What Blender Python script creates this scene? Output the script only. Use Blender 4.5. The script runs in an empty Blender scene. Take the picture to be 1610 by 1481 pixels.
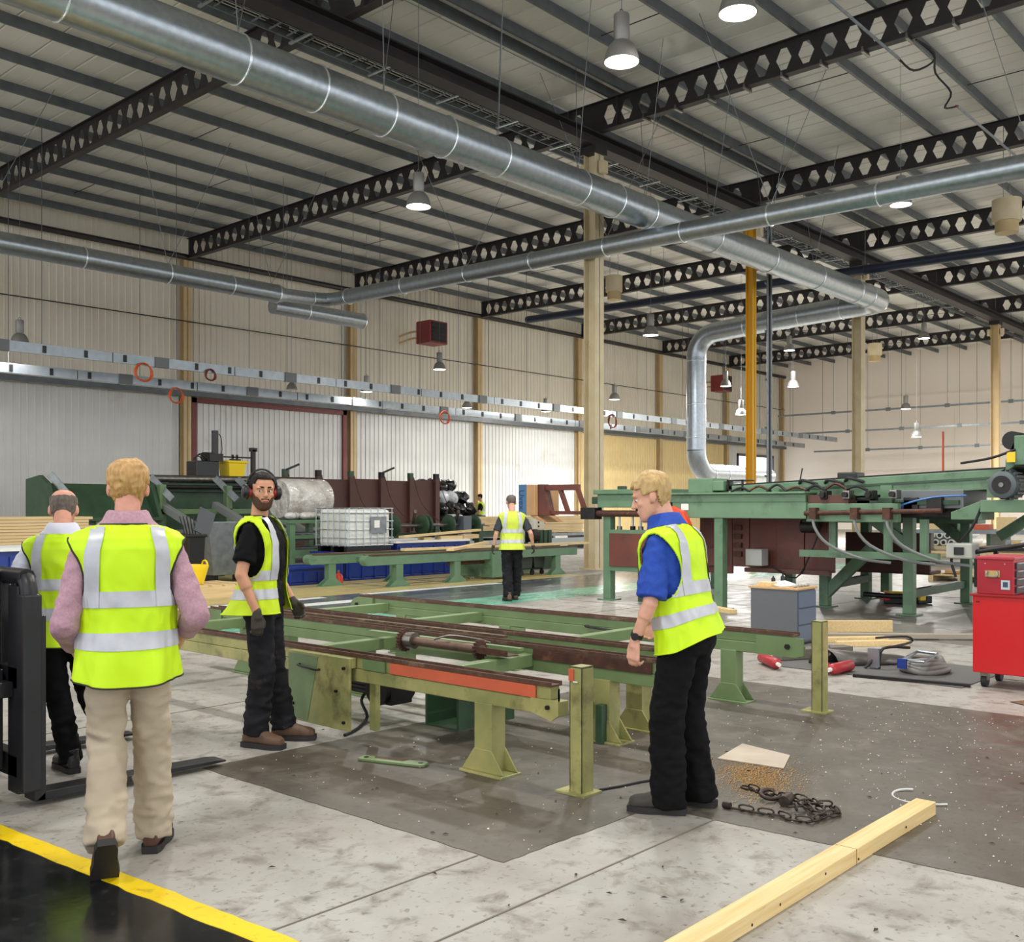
import bpy, bmesh, math, random
from mathutils import Vector, Matrix, Euler, noise
PI = math.pi
SC = bpy.context.scene
COL = SC.collection

# ------------------------------------------------------------------ camera, world, exposure
cam = bpy.data.cameras.new('camera')
camo = bpy.data.objects.new('camera', cam); COL.objects.link(camo)
YAW = math.radians(42.0)                       # angle from +X (long axis of the hall) to the view direction
FWD = Vector((math.cos(YAW), math.sin(YAW), 0)); RGT = Vector((math.sin(YAW), -math.cos(YAW), 0))
camo.location = (0, 0, 1.57)
camo.rotation_euler = (PI / 2, 0, YAW - PI / 2)
cam.sensor_fit = 'HORIZONTAL'; cam.sensor_width = 36
cam.lens = 1600 / 1610 * 36
cam.shift_x = 0.0
cam.shift_y = (797 - 740.5) / 1610             # level camera, frame cropped a little above the horizon
cam.clip_end = 400; cam.clip_start = 0.05
SC.camera = camo
w = bpy.data.worlds.new('daylight'); SC.world = w; w.use_nodes = True
w.node_tree.nodes['Background'].inputs[0].default_value = (0.93, 0.96, 1.0, 1)
w.node_tree.nodes['Background'].inputs[1].default_value = 2.0
SC.view_settings.view_transform = 'Standard'; SC.view_settings.look = 'None'
SC.view_settings.gamma = 1; SC.view_settings.use_curve_mapping = False
SC.view_settings.exposure = 0.0
SC.cycles.max_bounces = 7; SC.cycles.diffuse_bounces = 4; SC.cycles.glossy_bounces = 4
SC.cycles.use_denoising = True
SC.cycles.sample_clamp_indirect = 6
LAMP_W = 250.0                                  # watts of one high-bay lamp

# ------------------------------------------------------------------ tagging
def tag(o, label=None, cat=None, group=None, kind=None):
    if label: o['label'] = label
    if cat: o['category'] = cat
    if group: o['group'] = group
    if kind: o['kind'] = kind
    return o
def thing(name, label, cat, loc=(0, 0, 0), rz=0, group=None):
    o = bpy.data.objects.new(name, None); COL.objects.link(o)
    o.empty_display_size = .1
    o.location = loc; o.rotation_euler = (0, 0, rz)
    return tag(o, label, cat, group)
def struct(o): o['kind'] = 'structure'; return o
def origin(p):                                  # world translation of a parent chain (no rotation used there)
    v = Vector((0, 0, 0))
    while p is not None: v += p.location; p = p.parent
    return v
def copy_tree(o, parent=None):
    c = o.copy(); COL.objects.link(c)
    if parent is not None: c.parent = parent
    for ch in list(o.children): copy_tree(ch, c)
    return c

# ------------------------------------------------------------------ mesh builder
def frame(d):
    d = Vector(d).normalized()
    u = d.cross(Vector((0, 0, 1)))
    if u.length < 1e-4: u = Vector((1, 0, 0))
    u.normalize(); v = u.cross(d).normalized()
    return u, v
class MB:
    def __init__(s): s.v = []; s.f = []
    def add(s, vs, fs):
        n = len(s.v); s.v += [tuple(p) for p in vs]; s.f += [tuple(i + n for i in f) for f in fs]; return s
    def box(s, lo, hi):
        x0, y0, z0 = [min(a, b) for a, b in zip(lo, hi)]; x1, y1, z1 = [max(a, b) for a, b in zip(lo, hi)]
        return s.add([(x0,y0,z0),(x1,y0,z0),(x1,y1,z0),(x0,y1,z0),(x0,y0,z1),(x1,y0,z1),(x1,y1,z1),(x0,y1,z1)],
                     [(0,3,2,1),(4,5,6,7),(0,1,5,4),(1,2,6,5),(2,3,7,6),(3,0,4,7)])
    def cbox(s, c, size, rz=0, rx=0, ry=0):
        h = [a / 2 for a in size]; m = Euler((rx, ry, rz)).to_matrix(); c = Vector(c)
        vs = [c + m @ Vector((sx*h[0], sy*h[1], sz*h[2])) for sz in (-1,1) for sx, sy in ((-1,-1),(1,-1),(1,1),(-1,1))]
        return s.add(vs, [(0,3,2,1),(4,5,6,7),(0,1,5,4),(1,2,6,5),(2,3,7,6),(3,0,4,7)])
    def bar(s, p, q, w, h=None, up=(0,0,1)):    # rectangular bar between two points
        h = h or w; p = Vector(p); q = Vector(q); d = (q - p).normalized(); up = Vector(up)
        a = d.cross(up)
        if a.length < 1e-4: a = d.cross(Vector((1, 0, 0)))
        a.normalize(); b = a.cross(d).normalized(); a = a * w / 2; b = b * h / 2
        vs = [p-a-b, p+a-b, p+a+b, p-a+b, q-a-b, q+a-b, q+a+b, q-a+b]
        return s.add(vs, [(0,1,2,3),(4,7,6,5),(0,4,5,1),(1,5,6,2),(2,6,7,3),(3,7,4,0)])
    def prism(s, poly, axis, a, b):             # extrude a polygon along axis 'x','y','z' from a to b
        def P(u, v, t): return {'x': (t, u, v), 'y': (u, t, v), 'z': (u, v, t)}[axis]
        n = len(poly)
        vs = [P(u, v, a) for u, v in poly] + [P(u, v, b) for u, v in poly]
        return s.add(vs, [tuple(range(n-1, -1, -1)), tuple(range(n, 2*n))] + [(i, (i+1) % n, n + (i+1) % n, n + i) for i in range(n)])
    def cyl(s, p, q, r, r2=None, n=16, caps=True):
        r2 = r if r2 is None else r2; p = Vector(p); q = Vector(q); u, v = frame(q - p); vs = []
        for c, rr in ((p, r), (q, r2)):
            vs += [c + (u * math.cos(2*PI*i/n) + v * math.sin(2*PI*i/n)) * rr for i in range(n)]
        fs = [(i, (i+1) % n, n + (i+1) % n, n + i) for i in range(n)]
        if caps: fs += [tuple(range(n-1, -1, -1)), tuple(range(n, 2*n))]
        return s.add(vs, fs)
    def tube(s, pts, r, n=8, caps=True, closed=False):
        pts = [Vector(p) for p in pts]
        if 3 <= len(pts) <= 9 and not closed and not isinstance(r, (list, tuple)) and n <= 8:   # bent rods and hoses: round the corners
            q = [pts[0]] + pts + [pts[-1]]; out = []
            for i in range(1, len(q) - 2):
                a, b, c, d = q[i-1:i+3]
                for t in (0, .25, .5, .75): out.append(.5 * (2*b + (c - a)*t + (2*a - 5*b + 4*c - d)*t*t + (3*b - a - 3*c + d)*t*t*t))
            pts = out + [pts[-1]]
        m = len(pts); vs = []; pu = None
        for i, p in enumerate(pts):
            if closed: d = pts[(i+1) % m] - pts[i-1]
            else: d = pts[min(i+1, m-1)] - pts[max(i-1, 0)]
            d.normalize()
            if pu is None: u, v = frame(d)
            else:
                u = pu - d * pu.dot(d)
                if u.length < 1e-5: u, v = frame(d)
                u.normalize(); v = u.cross(d)
            pu = u
            rr = r[i] if isinstance(r, (list, tuple)) else r
            vs += [p + (u * math.cos(2*PI*k/n) + v * math.sin(2*PI*k/n)) * rr for k in range(n)]
        fs = []
        for i in range(m if closed else m - 1):
            j = (i + 1) % m
            fs += [(i*n+k, i*n+(k+1) % n, j*n+(k+1) % n, j*n+k) for k in range(n)]
        if caps and not closed: fs += [tuple(range(n-1, -1, -1)), tuple((m-1)*n + k for k in range(n))]
        return s.add(vs, fs)
    def lathe(s, prof, c=(0,0,0), n=24, axis='z', caps=False):
        c = Vector(c); vs = []
        for r, h in prof:
            for k in range(n):
                a = 2*PI*k/n; x, y = r*math.cos(a), r*math.sin(a)
                vs.append(c + Vector({'z': (x, y, h), 'x': (h, x, y), 'y': (y, h, x)}[axis]))
        m = len(prof); fs = [(i*n+k, i*n+(k+1) % n, (i+1)*n+(k+1) % n, (i+1)*n+k) for i in range(m-1) for k in range(n)]
        if caps: fs += [tuple(range(n-1, -1, -1)), tuple((m-1)*n + k for k in range(n))]
        return s.add(vs, fs)
    def ball(s, c, r, n=12, m=8, rot=None):
        c = Vector(c); r = (r, r, r) if isinstance(r, (int, float)) else r; vs = []; R = rot or Matrix.Identity(3)
        for i in range(1, m):
            th = PI * i / m
            vs += [c + R @ Vector((r[0]*math.sin(th)*math.cos(2*PI*k/n), r[1]*math.sin(th)*math.sin(2*PI*k/n), r[2]*math.cos(th))) for k in range(n)]
        vs += [c + R @ Vector((0, 0, r[2])), c + R @ Vector((0, 0, -r[2]))]
        t = len(vs) - 2; fs = [(i*n+k, (i+1)*n+k, (i+1)*n+(k+1) % n, i*n+(k+1) % n) for i in range(m-2) for k in range(n)]
        fs += [(t, k, (k+1) % n) for k in range(n)] + [(t+1, (m-2)*n+(k+1) % n, (m-2)*n+k) for k in range(n)]
        return s.add(vs, fs)
    def capsule(s, p, q, r, r2=None, n=14):     # tapered limb with round ends
        r2 = r if r2 is None else r2; p = Vector(p); q = Vector(q); d = (q - p); L = d.length; d.normalize()
        pts = []; rr = []
        for a in (-80, -50, -20): pts.append(p + d * r * math.sin(math.radians(a))); rr.append(r * math.cos(math.radians(a)))
        for a in (20, 50, 80): pts.append(q + d * r2 * math.sin(math.radians(a))); rr.append(r2 * math.cos(math.radians(a)))
        return s.tube(pts, rr, n)
    def loft(s, rings, caps=True, closed=True):
        n = len(rings[0]); vs = [p for r in rings for p in r]; m = len(rings); k2 = n if closed else n - 1
        fs = [(i*n+k, i*n+(k+1) % n, (i+1)*n+(k+1) % n, (i+1)*n+k) for i in range(m-1) for k in range(k2)]
        if caps: fs += [tuple(range(n-1, -1, -1)), tuple((m-1)*n + k for k in range(n))]
        return s.add(vs, fs)
    def mesh(s, name, off=None):
        me = bpy.data.meshes.new(name)
        vs = s.v if off is None else [(a-off[0], b-off[1], c-off[2]) for a, b, c in s.v]
        me.from_pydata(vs, [], s.f); me.update(); return me
    def build(s, name, mat, parent=None, local=False, smooth=None, bevel=0, kind=None, label=None, norm=True):
        me = s.mesh(name, None if (parent is None or local) else origin(parent))
        if norm:
            bm = bmesh.new(); bm.from_mesh(me); bmesh.ops.recalc_face_normals(bm, faces=bm.faces); bm.to_mesh(me); bm.free()
        o = bpy.data.objects.new(name, me); COL.objects.link(o); me.materials.append(mat)
        if parent is not None: o.parent = parent
        if smooth is not None:
            me.polygons.foreach_set('use_smooth', [True] * len(me.polygons))
            if smooth < 170: me.set_sharp_from_angle(angle=math.radians(smooth))
        if bevel:
            m = o.modifiers.new('bevel', 'BEVEL'); m.width = bevel; m.segments = 2; m.limit_method = 'ANGLE'; m.angle_limit = .7
        if kind: o['kind'] = kind
        if label: o['label'] = label
        return o
def linked(me, name, mat, parent=None, loc=(0,0,0), rot=(0,0,0), scale=(1,1,1)):
    o = bpy.data.objects.new(name, me); COL.objects.link(o)
    if not me.materials: me.materials.append(mat)
    o.parent = parent; o.location = loc; o.rotation_euler = rot; o.scale = scale
    return o

# ------------------------------------------------------------------ materials
def lin(c):                                     # sRGB 0-255 to linear
    return tuple((x/255/12.92 if x/255 <= .04045 else ((x/255+.055)/1.055)**2.4) for x in c) + (1,)
MATS = {}
def mat(name, c, rough=.6, metal=0., c2=None, amt=.5, scale=6., stretch=(1,1,1), bump=0., bscale=40., dirt=None, dscale=1.5, dlo=.55, dhi=.75,
        rvar=0., emit=0., alpha=1., trans=0., spec=.5, detail=4.):
    if name in MATS: return MATS[name]
    m = bpy.data.materials.new(name); m.use_nodes = True; nt = m.node_tree; N = nt.nodes; L = nt.links
    b = N['Principled BSDF']; b.inputs['Base Color'].default_value = lin(c); b.inputs['Roughness'].default_value = rough
    b.inputs['Metallic'].default_value = metal; b.inputs['Specular IOR Level'].default_value = spec
    tc = N.new('ShaderNodeTexCoord'); mp = N.new('ShaderNodeMapping'); mp.inputs['Scale'].default_value = stretch
    L.new(tc.outputs['Object'], mp.inputs[0]); col = None
    if c2:
        n = N.new('ShaderNodeTexNoise'); n.inputs['Scale'].default_value = scale; n.inputs['Detail'].default_value = detail; L.new(mp.outputs[0], n.inputs[0])
        r = N.new('ShaderNodeMapRange'); r.inputs[1].default_value = .5 - amt/2; r.inputs[2].default_value = .5 + amt/2; L.new(n.outputs[0], r.inputs[0])
        x = N.new('ShaderNodeMix'); x.data_type = 'RGBA'; x.inputs[6].default_value = lin(c); x.inputs[7].default_value = lin(c2)
        L.new(r.outputs[0], x.inputs[0]); col = x.outputs[2]
    if dirt:
        n = N.new('ShaderNodeTexNoise'); n.inputs['Scale'].default_value = dscale; n.inputs['Detail'].default_value = 6; n.inputs['Roughness'].default_value = .65; L.new(mp.outputs[0], n.inputs[0])
        r = N.new('ShaderNodeMapRange'); r.inputs[1].default_value = dlo; r.inputs[2].default_value = dhi; L.new(n.outputs[0], r.inputs[0])
        x = N.new('ShaderNodeMix'); x.data_type = 'RGBA'; x.inputs[6].default_value = lin(c); x.inputs[7].default_value = lin(dirt)
        if col: L.new(col, x.inputs[6])
        L.new(r.outputs[0], x.inputs[0]); col = x.outputs[2]
    if col: L.new(col, b.inputs['Base Color'])
    if bump:
        n = N.new('ShaderNodeTexNoise'); n.inputs['Scale'].default_value = bscale; n.inputs['Detail'].default_value = 3; L.new(mp.outputs[0], n.inputs[0])
        u = N.new('ShaderNodeBump'); u.inputs['Strength'].default_value = bump; u.inputs['Distance'].default_value = .01
        L.new(n.outputs[0], u.inputs['Height']); L.new(u.outputs[0], b.inputs['Normal'])
    if rvar:
        n = N.new('ShaderNodeTexNoise'); n.inputs['Scale'].default_value = scale * 1.7; L.new(mp.outputs[0], n.inputs[0])
        r = N.new('ShaderNodeMapRange'); r.inputs[3].default_value = rough - rvar; r.inputs[4].default_value = rough + rvar; L.new(n.outputs[0], r.inputs[0]); L.new(r.outputs[0], b.inputs['Roughness'])
    if emit:
        b.inputs['Emission Color'].default_value = lin(c); b.inputs['Emission Strength'].default_value = emit
    if trans: b.inputs['Transmission Weight'].default_value = trans
    if alpha < 1: b.inputs['Alpha'].default_value = alpha
    MATS[name] = m; return m

galv = mat('galvanised_steel', (180,188,194), .33, .9, c2=(164,172,178), scale=9, amt=.35, rvar=.07)
galv_dull = mat('galvanised_dull', (150,156,160), .5, .75, c2=(120,126,130), scale=7)
black_steel = mat('black_painted_steel', (30,28,30), .5, 0, c2=(44,38,36), scale=4)
grey_steel = mat('grey_purlin_steel', (104,110,114), .42, .35, c2=(84,90,94), scale=3)
cream_steel = mat('cream_painted_steel', (214,200,168), .5, 0, c2=(196,178,140), scale=2.5, dirt=(150,128,96), dlo=.62, dhi=.8)
tan_steel = mat('tan_painted_steel', (206,180,134), .55, 0, c2=(190,166,122), scale=2)
roof_white = mat('white_roof_liner', (234,232,225), .3, 0, c2=(218,215,207), scale=.9, stretch=(1,.3,1), bump=.12, bscale=2.5)
wall_cream = mat('cream_wall_sheet', (226,219,203), .45, 0, c2=(216,208,191), scale=.7)
wall_white = mat('white_wall_sheet', (216,216,212), .35, 0, c2=(204,204,202), scale=.8, dirt=(180,172,158), dscale=.5, dlo=.6, dhi=.85)
wall_pink = mat('pale_block_wall', (255,245,232), .8, 0, c2=(252,240,226), scale=.5)
green_paint = mat('green_machine_paint', (108,134,92), .45, 0, c2=(90,114,78), scale=4, dirt=(62,70,44), dscale=2.2, dlo=.6, dhi=.85, bump=.1)
green_light = mat('green_worn_paint', (120,142,97), .42, 0, c2=(100,122,78), scale=3, dirt=(120,104,66), dscale=3, dlo=.6, dhi=.82, bump=.1)
green_lit_olive = mat('olive_lit_worn_paint', (176,168,108), .42, .0, c2=(128,132,80), scale=3.0, amt=.4, dirt=(84,74,46), dscale=5, dlo=.52, dhi=.75, bump=.15)  # worn green paint, with yellowish light and darker shade put into its colour
green_dark = mat('dark_green_paint', (54,84,58), .45, 0, c2=(40,64,44), scale=3, dirt=(34,36,28), dscale=2.5, dlo=.55, dhi=.8)
green_teal = mat('blue_green_paint', (106,138,108), .42, 0, c2=(88,118,90), scale=2.5, dirt=(36,48,38), dscale=1.6, dlo=.58, dhi=.8)
rust = mat('rusty_steel', (92,58,44), .7, .2, c2=(62,40,32), scale=14, dirt=(128,84,58), dscale=9, bump=.25)
rust_red = mat('red_oxide_steel', (112,58,46), .5, 0, c2=(86,46,38), scale=2.2, dirt=(58,36,30), dscale=1.8)
brown_plate = mat('brown_steel_plate', (92,58,50), .6, 0, c2=(78,48,42), scale=1.5, dirt=(56,38,34), dscale=1, dlo=.6, dhi=.85)
dark_metal = mat('dark_oily_metal', (48,46,46), .45, .5, c2=(34,32,32), scale=10)
steel = mat('bare_steel', (150,146,140), .35, .9, c2=(110,104,98), scale=12)
black_rubber = mat('black_rubber', (22,22,23), .6)
black_plastic = mat('black_plastic', (20,20,22), .38)
orange_paint = mat('orange_red_paint', (206,98,66), .5, 0, c2=(184,88,58), scale=5, dirt=(128,110,66), dscale=4, dlo=.62, dhi=.75)
yellow_paint = mat('yellow_post_paint', (226,168,30), .45)
wood_pale = mat('pale_softwood', (232,208,158), .6, 0, c2=(212,180,124), scale=5, stretch=(.5,12,12), bump=.08)
wood_stack = mat('sawn_timber', (222,198,152), .65, 0, c2=(200,172,124), scale=3, stretch=(.5,8,8))
blue_plastic = mat('blue_plastic', (28,56,140), .42, 0, c2=(22,46,118), scale=2)
white_plastic = mat('white_plastic', (228,228,222), .4)
red_paint = mat('red_enamel', (196,24,30), .28, 0, spec=.6)
red_heater = mat('dark_red_enamel', (134,52,52), .45, 0, c2=(118,44,46), scale=2)
lamp_grey = mat('lamp_cast_alloy', (140,138,134), .45, .5)
# ================================================================== the hall
random.seed(7)
BAY, X0, WALL_Y, VAL_Y, END_X = 8.0, 20.4, 35.2, 15.6, 68.4
RZ0, RZ1 = 10.95, 11.67                          # underside and top of the castellated roof beams

def floor_mat(name, c, c2, d1, d2, rough, rv=.1, bump=.15, streak=(1, 1, 1), sc=.8):
    m = bpy.data.materials.new(name); m.use_nodes = True; nt = m.node_tree; N = nt.nodes; L = nt.links; b = N['Principled BSDF']
    tc = N.new('ShaderNodeTexCoord'); mp = N.new('ShaderNodeMapping'); mp.inputs['Scale'].default_value = streak; L.new(tc.outputs['Object'], mp.inputs[0])
    def nz(s, d=6, r=.6):
        n = N.new('ShaderNodeTexNoise'); n.inputs['Scale'].default_value = s; n.inputs['Detail'].default_value = d; n.inputs['Roughness'].default_value = r; n.inputs['Distortion'].default_value = .4; L.new(mp.outputs[0], n.inputs[0]); return n.outputs[0]
    def rng(o, a, b_, c_=0, d=1):
        r = N.new('ShaderNodeMapRange'); r.inputs[1].default_value = a; r.inputs[2].default_value = b_; r.inputs[3].default_value = c_; r.inputs[4].default_value = d; L.new(o, r.inputs[0]); return r.outputs[0]
    def mix(f, a, b_):
        x = N.new('ShaderNodeMix'); x.data_type = 'RGBA'; L.new(f, x.inputs[0])
        for i, q in ((6, a), (7, b_)):
            if isinstance(q, tuple): x.inputs[i].default_value = lin(q)
            else: L.new(q, x.inputs[i])
        return x.outputs[2]
    big, mid, fine = nz(sc), nz(sc * 4.5), nz(sc * 22, 4)
    col = mix(rng(big, .35, .65), c, c2)
    col = mix(rng(mid, .52, .7), col, d1)
    col = mix(rng(fine, .58, .74), col, d2)
    L.new(col, b.inputs['Base Color']); L.new(rng(mid, .3, .7, rough - rv, rough + rv), b.inputs['Roughness'])
    u = N.new('ShaderNodeBump'); u.inputs['Strength'].default_value = bump; u.inputs['Distance'].default_value = .01; L.new(fine, u.inputs['Height']); L.new(u.outputs[0], b.inputs['Normal'])
    return m
m_conc = floor_mat('worn_concrete', (172,169,163), (148,143,135), (116,109,99), (88,80,71), .46, sc=1.1)
m_dark = floor_mat('oil_stained_concrete', (92,87,78), (76,68,58), (106,100,89), (60,48,38), .48, sc=.9)
m_black = floor_mat('black_floor_paint', (30,31,33), (24,25,26), (38,39,40), (50,50,50), .16, .05, .04)
m_aisle = floor_mat('dark_aisle_paint', (84,88,92), (70,74,78), (110,112,112), (60,62,62), .22, .08, .04, (.3, 1, 1))
m_green = floor_mat('green_walkway_paint', (98,172,146), (88,160,134), (108,176,150), (90,150,128), .25, .08, .04, (.3, 1, 1))
m_ochre = floor_mat('ochre_floor_paint', (190,172,112), (176,158,100), (160,150,120), (130,120,90), .35, .08, .06)
m_yellow = floor_mat('yellow_line_paint', (238,206,10), (232,198,6), (226,190,10), (190,160,20), .4, .08, .06)
m_wline = floor_mat('white_line_paint', (226,228,226), (214,216,214), (196,196,194), (170,170,168), .35, .08, .06)

fl = MB().box((-14, -24, -.3), (END_X, WALL_Y, 0)).build('floor', m_conc); struct(fl)
def ragged(pts, step=.06, amp=.006):
    out = []
    for i, (a, b) in enumerate(pts):
        c, d = pts[(i + 1) % len(pts)]; n = max(1, min(240, int(math.hypot(c - a, d - b) / step)))
        for k in range(n):
            t = k / n; j = amp if 0 < k else 0
            out.append((a + (c - a) * t + random.uniform(-j, j), b + (d - b) * t + random.uniform(-j, j)))
    return out
def zone(name, pts, m, z=.003, rag=True):
    return MB().prism(ragged(pts) if rag else pts, 'z', -.01, z).build(name, m, fl)
def rect(x0, x1, y0, y1): return [(x0, y0), (x1, y0), (x1, y1), (x0, y1)]
zone('dark_concrete_bay', [(3.3, 5.47), (3.31, 3.03), (4.46, 3.01), (4.56, .6), (4.6, -8), (8.25, -8), (8.22, 2.2), (8.2, 5.4)], m_dark)
zone('dark_floor_patch', [(11.9, 2.9), (16.4, 2.9), (17.6, 7.0), (17.4, 9.5), (13.6, 9.6), (12.4, 7.2)], floor_mat('darker_grey_concrete', (128,125,120), (112,108,102), (146,142,136), (88,80,70), .4, sc=.8), .0025)  # darker grey patch of floor under the saw line
def lx(y): return 2.0 + (5.06 - y) * .078       # the yellow line runs a little askew to the hall
zone('black_floor_paint', [(-8, -8), (lx(-8) - .04, -8), (lx(10.5) - .04, 10.5), (-8, 10.5)], m_black, .002, False)
zone('yellow_floor_line', [(lx(-8) - .05, -8), (lx(-8) + .055, -8), (lx(10.5) + .055, 10.5), (lx(10.5) - .05, 10.5)], m_yellow, .004)
zone('green_walkway', rect(-12, 62, 11.1, 12.2), m_green, .003)
zone('dark_aisle', rect(-12, 62, 12.2, 14.4), m_aisle, .003)
zone('ochre_machine_zone', rect(-12, 18.5, 14.4, 21.5), m_ochre, .003)
for x in (10.9, 15.4): zone('white_floor_stripe', rect(x - 3.6, x, 14.1, 14.32), m_wline, .006)
zone('white_floor_stripe', rect(8.2, 11.4, 13.15, 13.5), m_wline, .006)
m_joint = mat('joint_filler', (118,110,100), .8)
for y, a, b in ((3.18, 2.15, 3.3), (2.66, 2.2, 4.5), (-1.2, 2.6, 40), (7.1, 2, 30), (9.2, 8.2, 40)): MB().box((a, y - .004, -.01), (b, y + .004, .0035)).build('floor_joint', m_joint, fl)
for x in (9.9, 13.4, 18.2, 24.0): MB().box((x - .006, -8, -.01), (x + .006, 11, .0035)).build('floor_joint', m_joint, fl)

# ---- left wall: profiled sheet, real ribs
def ribbed(name, x0, x1, z0, z1, y, pitch, m, depth=.04, parent=None):
    vs, fs = [], []; n = int(round((x1 - x0) / pitch)); p = (x1 - x0) / n; prof = []
    for i in range(n):
        b = x0 + i * p; prof += [(b, 0), (b + p * .72, 0), (b + p * .8, depth), (b + p * .92, depth)]
    prof.append((x1, 0))
    for x, d in prof: vs += [(x, y - d, z0), (x, y - d, z1)]
    fs = [(2*i, 2*i + 2, 2*i + 3, 2*i + 1) for i in range(len(prof) - 1)]
    return MB().add(vs, fs).build(name, m, parent, norm=False)
wl = struct(MB().box((-14, WALL_Y + .06, 0), (62.2, WALL_Y + .3, 12.4)).box((62.2, WALL_Y + .06, 5.1), (67.2, WALL_Y + .3, 12.4)).box((67.2, WALL_Y + .06, 0), (END_X + .3, WALL_Y + .3, 12.4)).build('wall_left', wall_cream))
wall_x = [X0 + BAY * k for k in range(-4, 7)]
for i, x in enumerate(wall_x):
    if i + 1 < len(wall_x):
        ribbed('upper_cladding', x, x + BAY, 5.95, 12.0, WALL_Y + .03, .25, wall_cream, .035, wl)
        if i + 2 < len(wall_x): ribbed('lower_cladding', x + .2, x + BAY - .2, 0, 5.75, WALL_Y - .03, .25, wall_white, .035, wl)
    c = MB()
    c.box((x - .16, WALL_Y - .32, 0), (x + .16, WALL_Y - .30, 10.95)).box((x - .16, WALL_Y - .06, 0), (x + .16, WALL_Y - .04, 10.95)).box((x - .012, WALL_Y - .32, 0), (x + .012, WALL_Y - .05, 10.95))
    c.box((x - .22, WALL_Y - .36, 0), (x + .22, WALL_Y, .03))
    c.build('wall_column', tan_steel, wl)
MB().tube([(-14, WALL_Y - .38, 11.0), (END_X, WALL_Y - .38, 11.0)], .11, 8).build('eaves_rail', black_steel, wl)
MB().box((-14, WALL_Y - .5, 5.76), (END_X, WALL_Y - .36, 5.95)).build('door_track', grey_steel, wl)
MB().tube([(-14, WALL_Y - .36, 8.55), (END_X, WALL_Y - .36, 8.62)], .022, 6).build('wall_cable', black_steel, wl)
m_darkred = mat('dark_red_frame', (112,48,46), .5)
d1 = struct(MB().box((X0 + .42, WALL_Y - .16, .1), (X0 + BAY - .55, WALL_Y - .1, 5.55)).build('door_1', wall_white))
for i in range(28):
    x = X0 + .5 + i * .25
    MB().box((x, WALL_Y - .185, .1), (x + .2, WALL_Y - .16, 5.55)).build('panel', wall_white, d1)
for x in (X0 + .3, X0 + BAY - .45): MB().box((x - .1, WALL_Y - .3, 0), (x + .1, WALL_Y - .08, 5.75)).build('door_frame', m_darkred, d1)
MB().box((X0 + .2, WALL_Y - .3, 5.55), (X0 + BAY - .35, WALL_Y - .08, 5.74)).build('door_frame', m_darkred, d1)
# lower cladding of two far bays in a yellower colour
m_yel = mat('yellow_wall_sheet', (226,204,150), .45, 0, c2=(214,190,136), scale=.6)
for k in (3, 4): ribbed('yellow_cladding', X0 + BAY * k + .25, X0 + BAY * (k + 1) - .25, 0, 5.7, WALL_Y - .09, .25, m_yel, .04, wl)

# ---- end wall with the bright open doorway near the corner
we = struct(MB().box((END_X, -24, 0), (END_X + .3, WALL_Y, 12.4)).build('wall_end', wall_pink))
for i in range(16):
    y = -20 + i * 3.3
    if y < 29: MB().box((END_X - .03, y, 0), (END_X, y + 3.26, 8.9)).build('wall_panel', wall_pink, we)
MB().box((END_X - .06, -24, 8.9), (END_X, 30, 9.05)).build('wall_ledge', wall_pink, we)
for x in (62.1, 67.1): MB().box((x, WALL_Y - .1, 0), (x + .14, WALL_Y + .06, 5.2)).build('door_post', grey_steel, wl)
MB().box((62.1, WALL_Y - .1, 5.08), (67.24, WALL_Y + .06, 5.25)).build('door_head', grey_steel, wl)
ribbed('lower_cladding', 60.6, 62.0, 0, 5.75, WALL_Y - .03, .25, wall_white, .035, wl)
m_out = mat('sunlit_yard', (240,244,248), .8)  # near-white colour stands in for sun on the ground outside
struct(MB().box((50, WALL_Y + .3, -.3), (100, 110, 0)).build('floor_yard', m_out))

# ---- roof: liner panels between purlins, purlins, stay rods
ce = struct(MB().box((-14, -24, 12.12), (END_X + .3, WALL_Y + .3, 12.3)).build('ceiling', roof_white))
for side, (ya, yb) in enumerate(((VAL_Y + .02, WALL_Y - .02), (-6.0, VAL_Y - .02))):
    me = None
    for i in range(int((END_X - 4) / 1.0)):
        x = 4 + i * 1.0
        if me is None:
            b = MB(); L_ = yb - ya
            b.prism([(.012, .03), (.03, 0), (.47, 0), (.485, .015), (.5, 0), (.97, 0), (.988, .03), (.988, .06), (.012, .06)], 'y', 0, L_)
            me = b.mesh('roof_panel')
            bm = bmesh.new(); bm.from_mesh(me); bmesh.ops.recalc_face_normals(bm, faces=bm.faces); bm.to_mesh(me); bm.free()
        linked(me, 'roof_panel', roof_white, ce, (x, ya, 11.96))
pur_y = [WALL_Y - .6 - 1.78 * i for i in range(11)] + [VAL_Y - .55 - 1.68 * i for i in range(12)] + [VAL_Y - 1.05]
pm = MB()
pm.prism([(-.035, 0), (.035, 0), (.035, .014), (-.021, .014), (-.021, .216), (.035, .216), (.035, .23), (-.035, .23)], 'x', 0, END_X - 4)
pme = pm.mesh('purlin')
for y in pur_y: linked(pme, 'purlin', grey_steel, ce, (4, y, RZ1 + .02))
sr = MB().cyl((0, 0, 0), (0, 1.7, 0), .012, n=6).mesh('stay_rod')
for k in range(-1, 6):
    for j, y in enumerate(pur_y[:10] + pur_y[11:21]):
        if (j + k) % 2 == 0: linked(sr, 'stay_rod', black_steel, ce, (X0 + BAY * k + (2.7 if j % 4 < 2 else 5.3), y - 1.7, RZ1 + .12))

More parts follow.
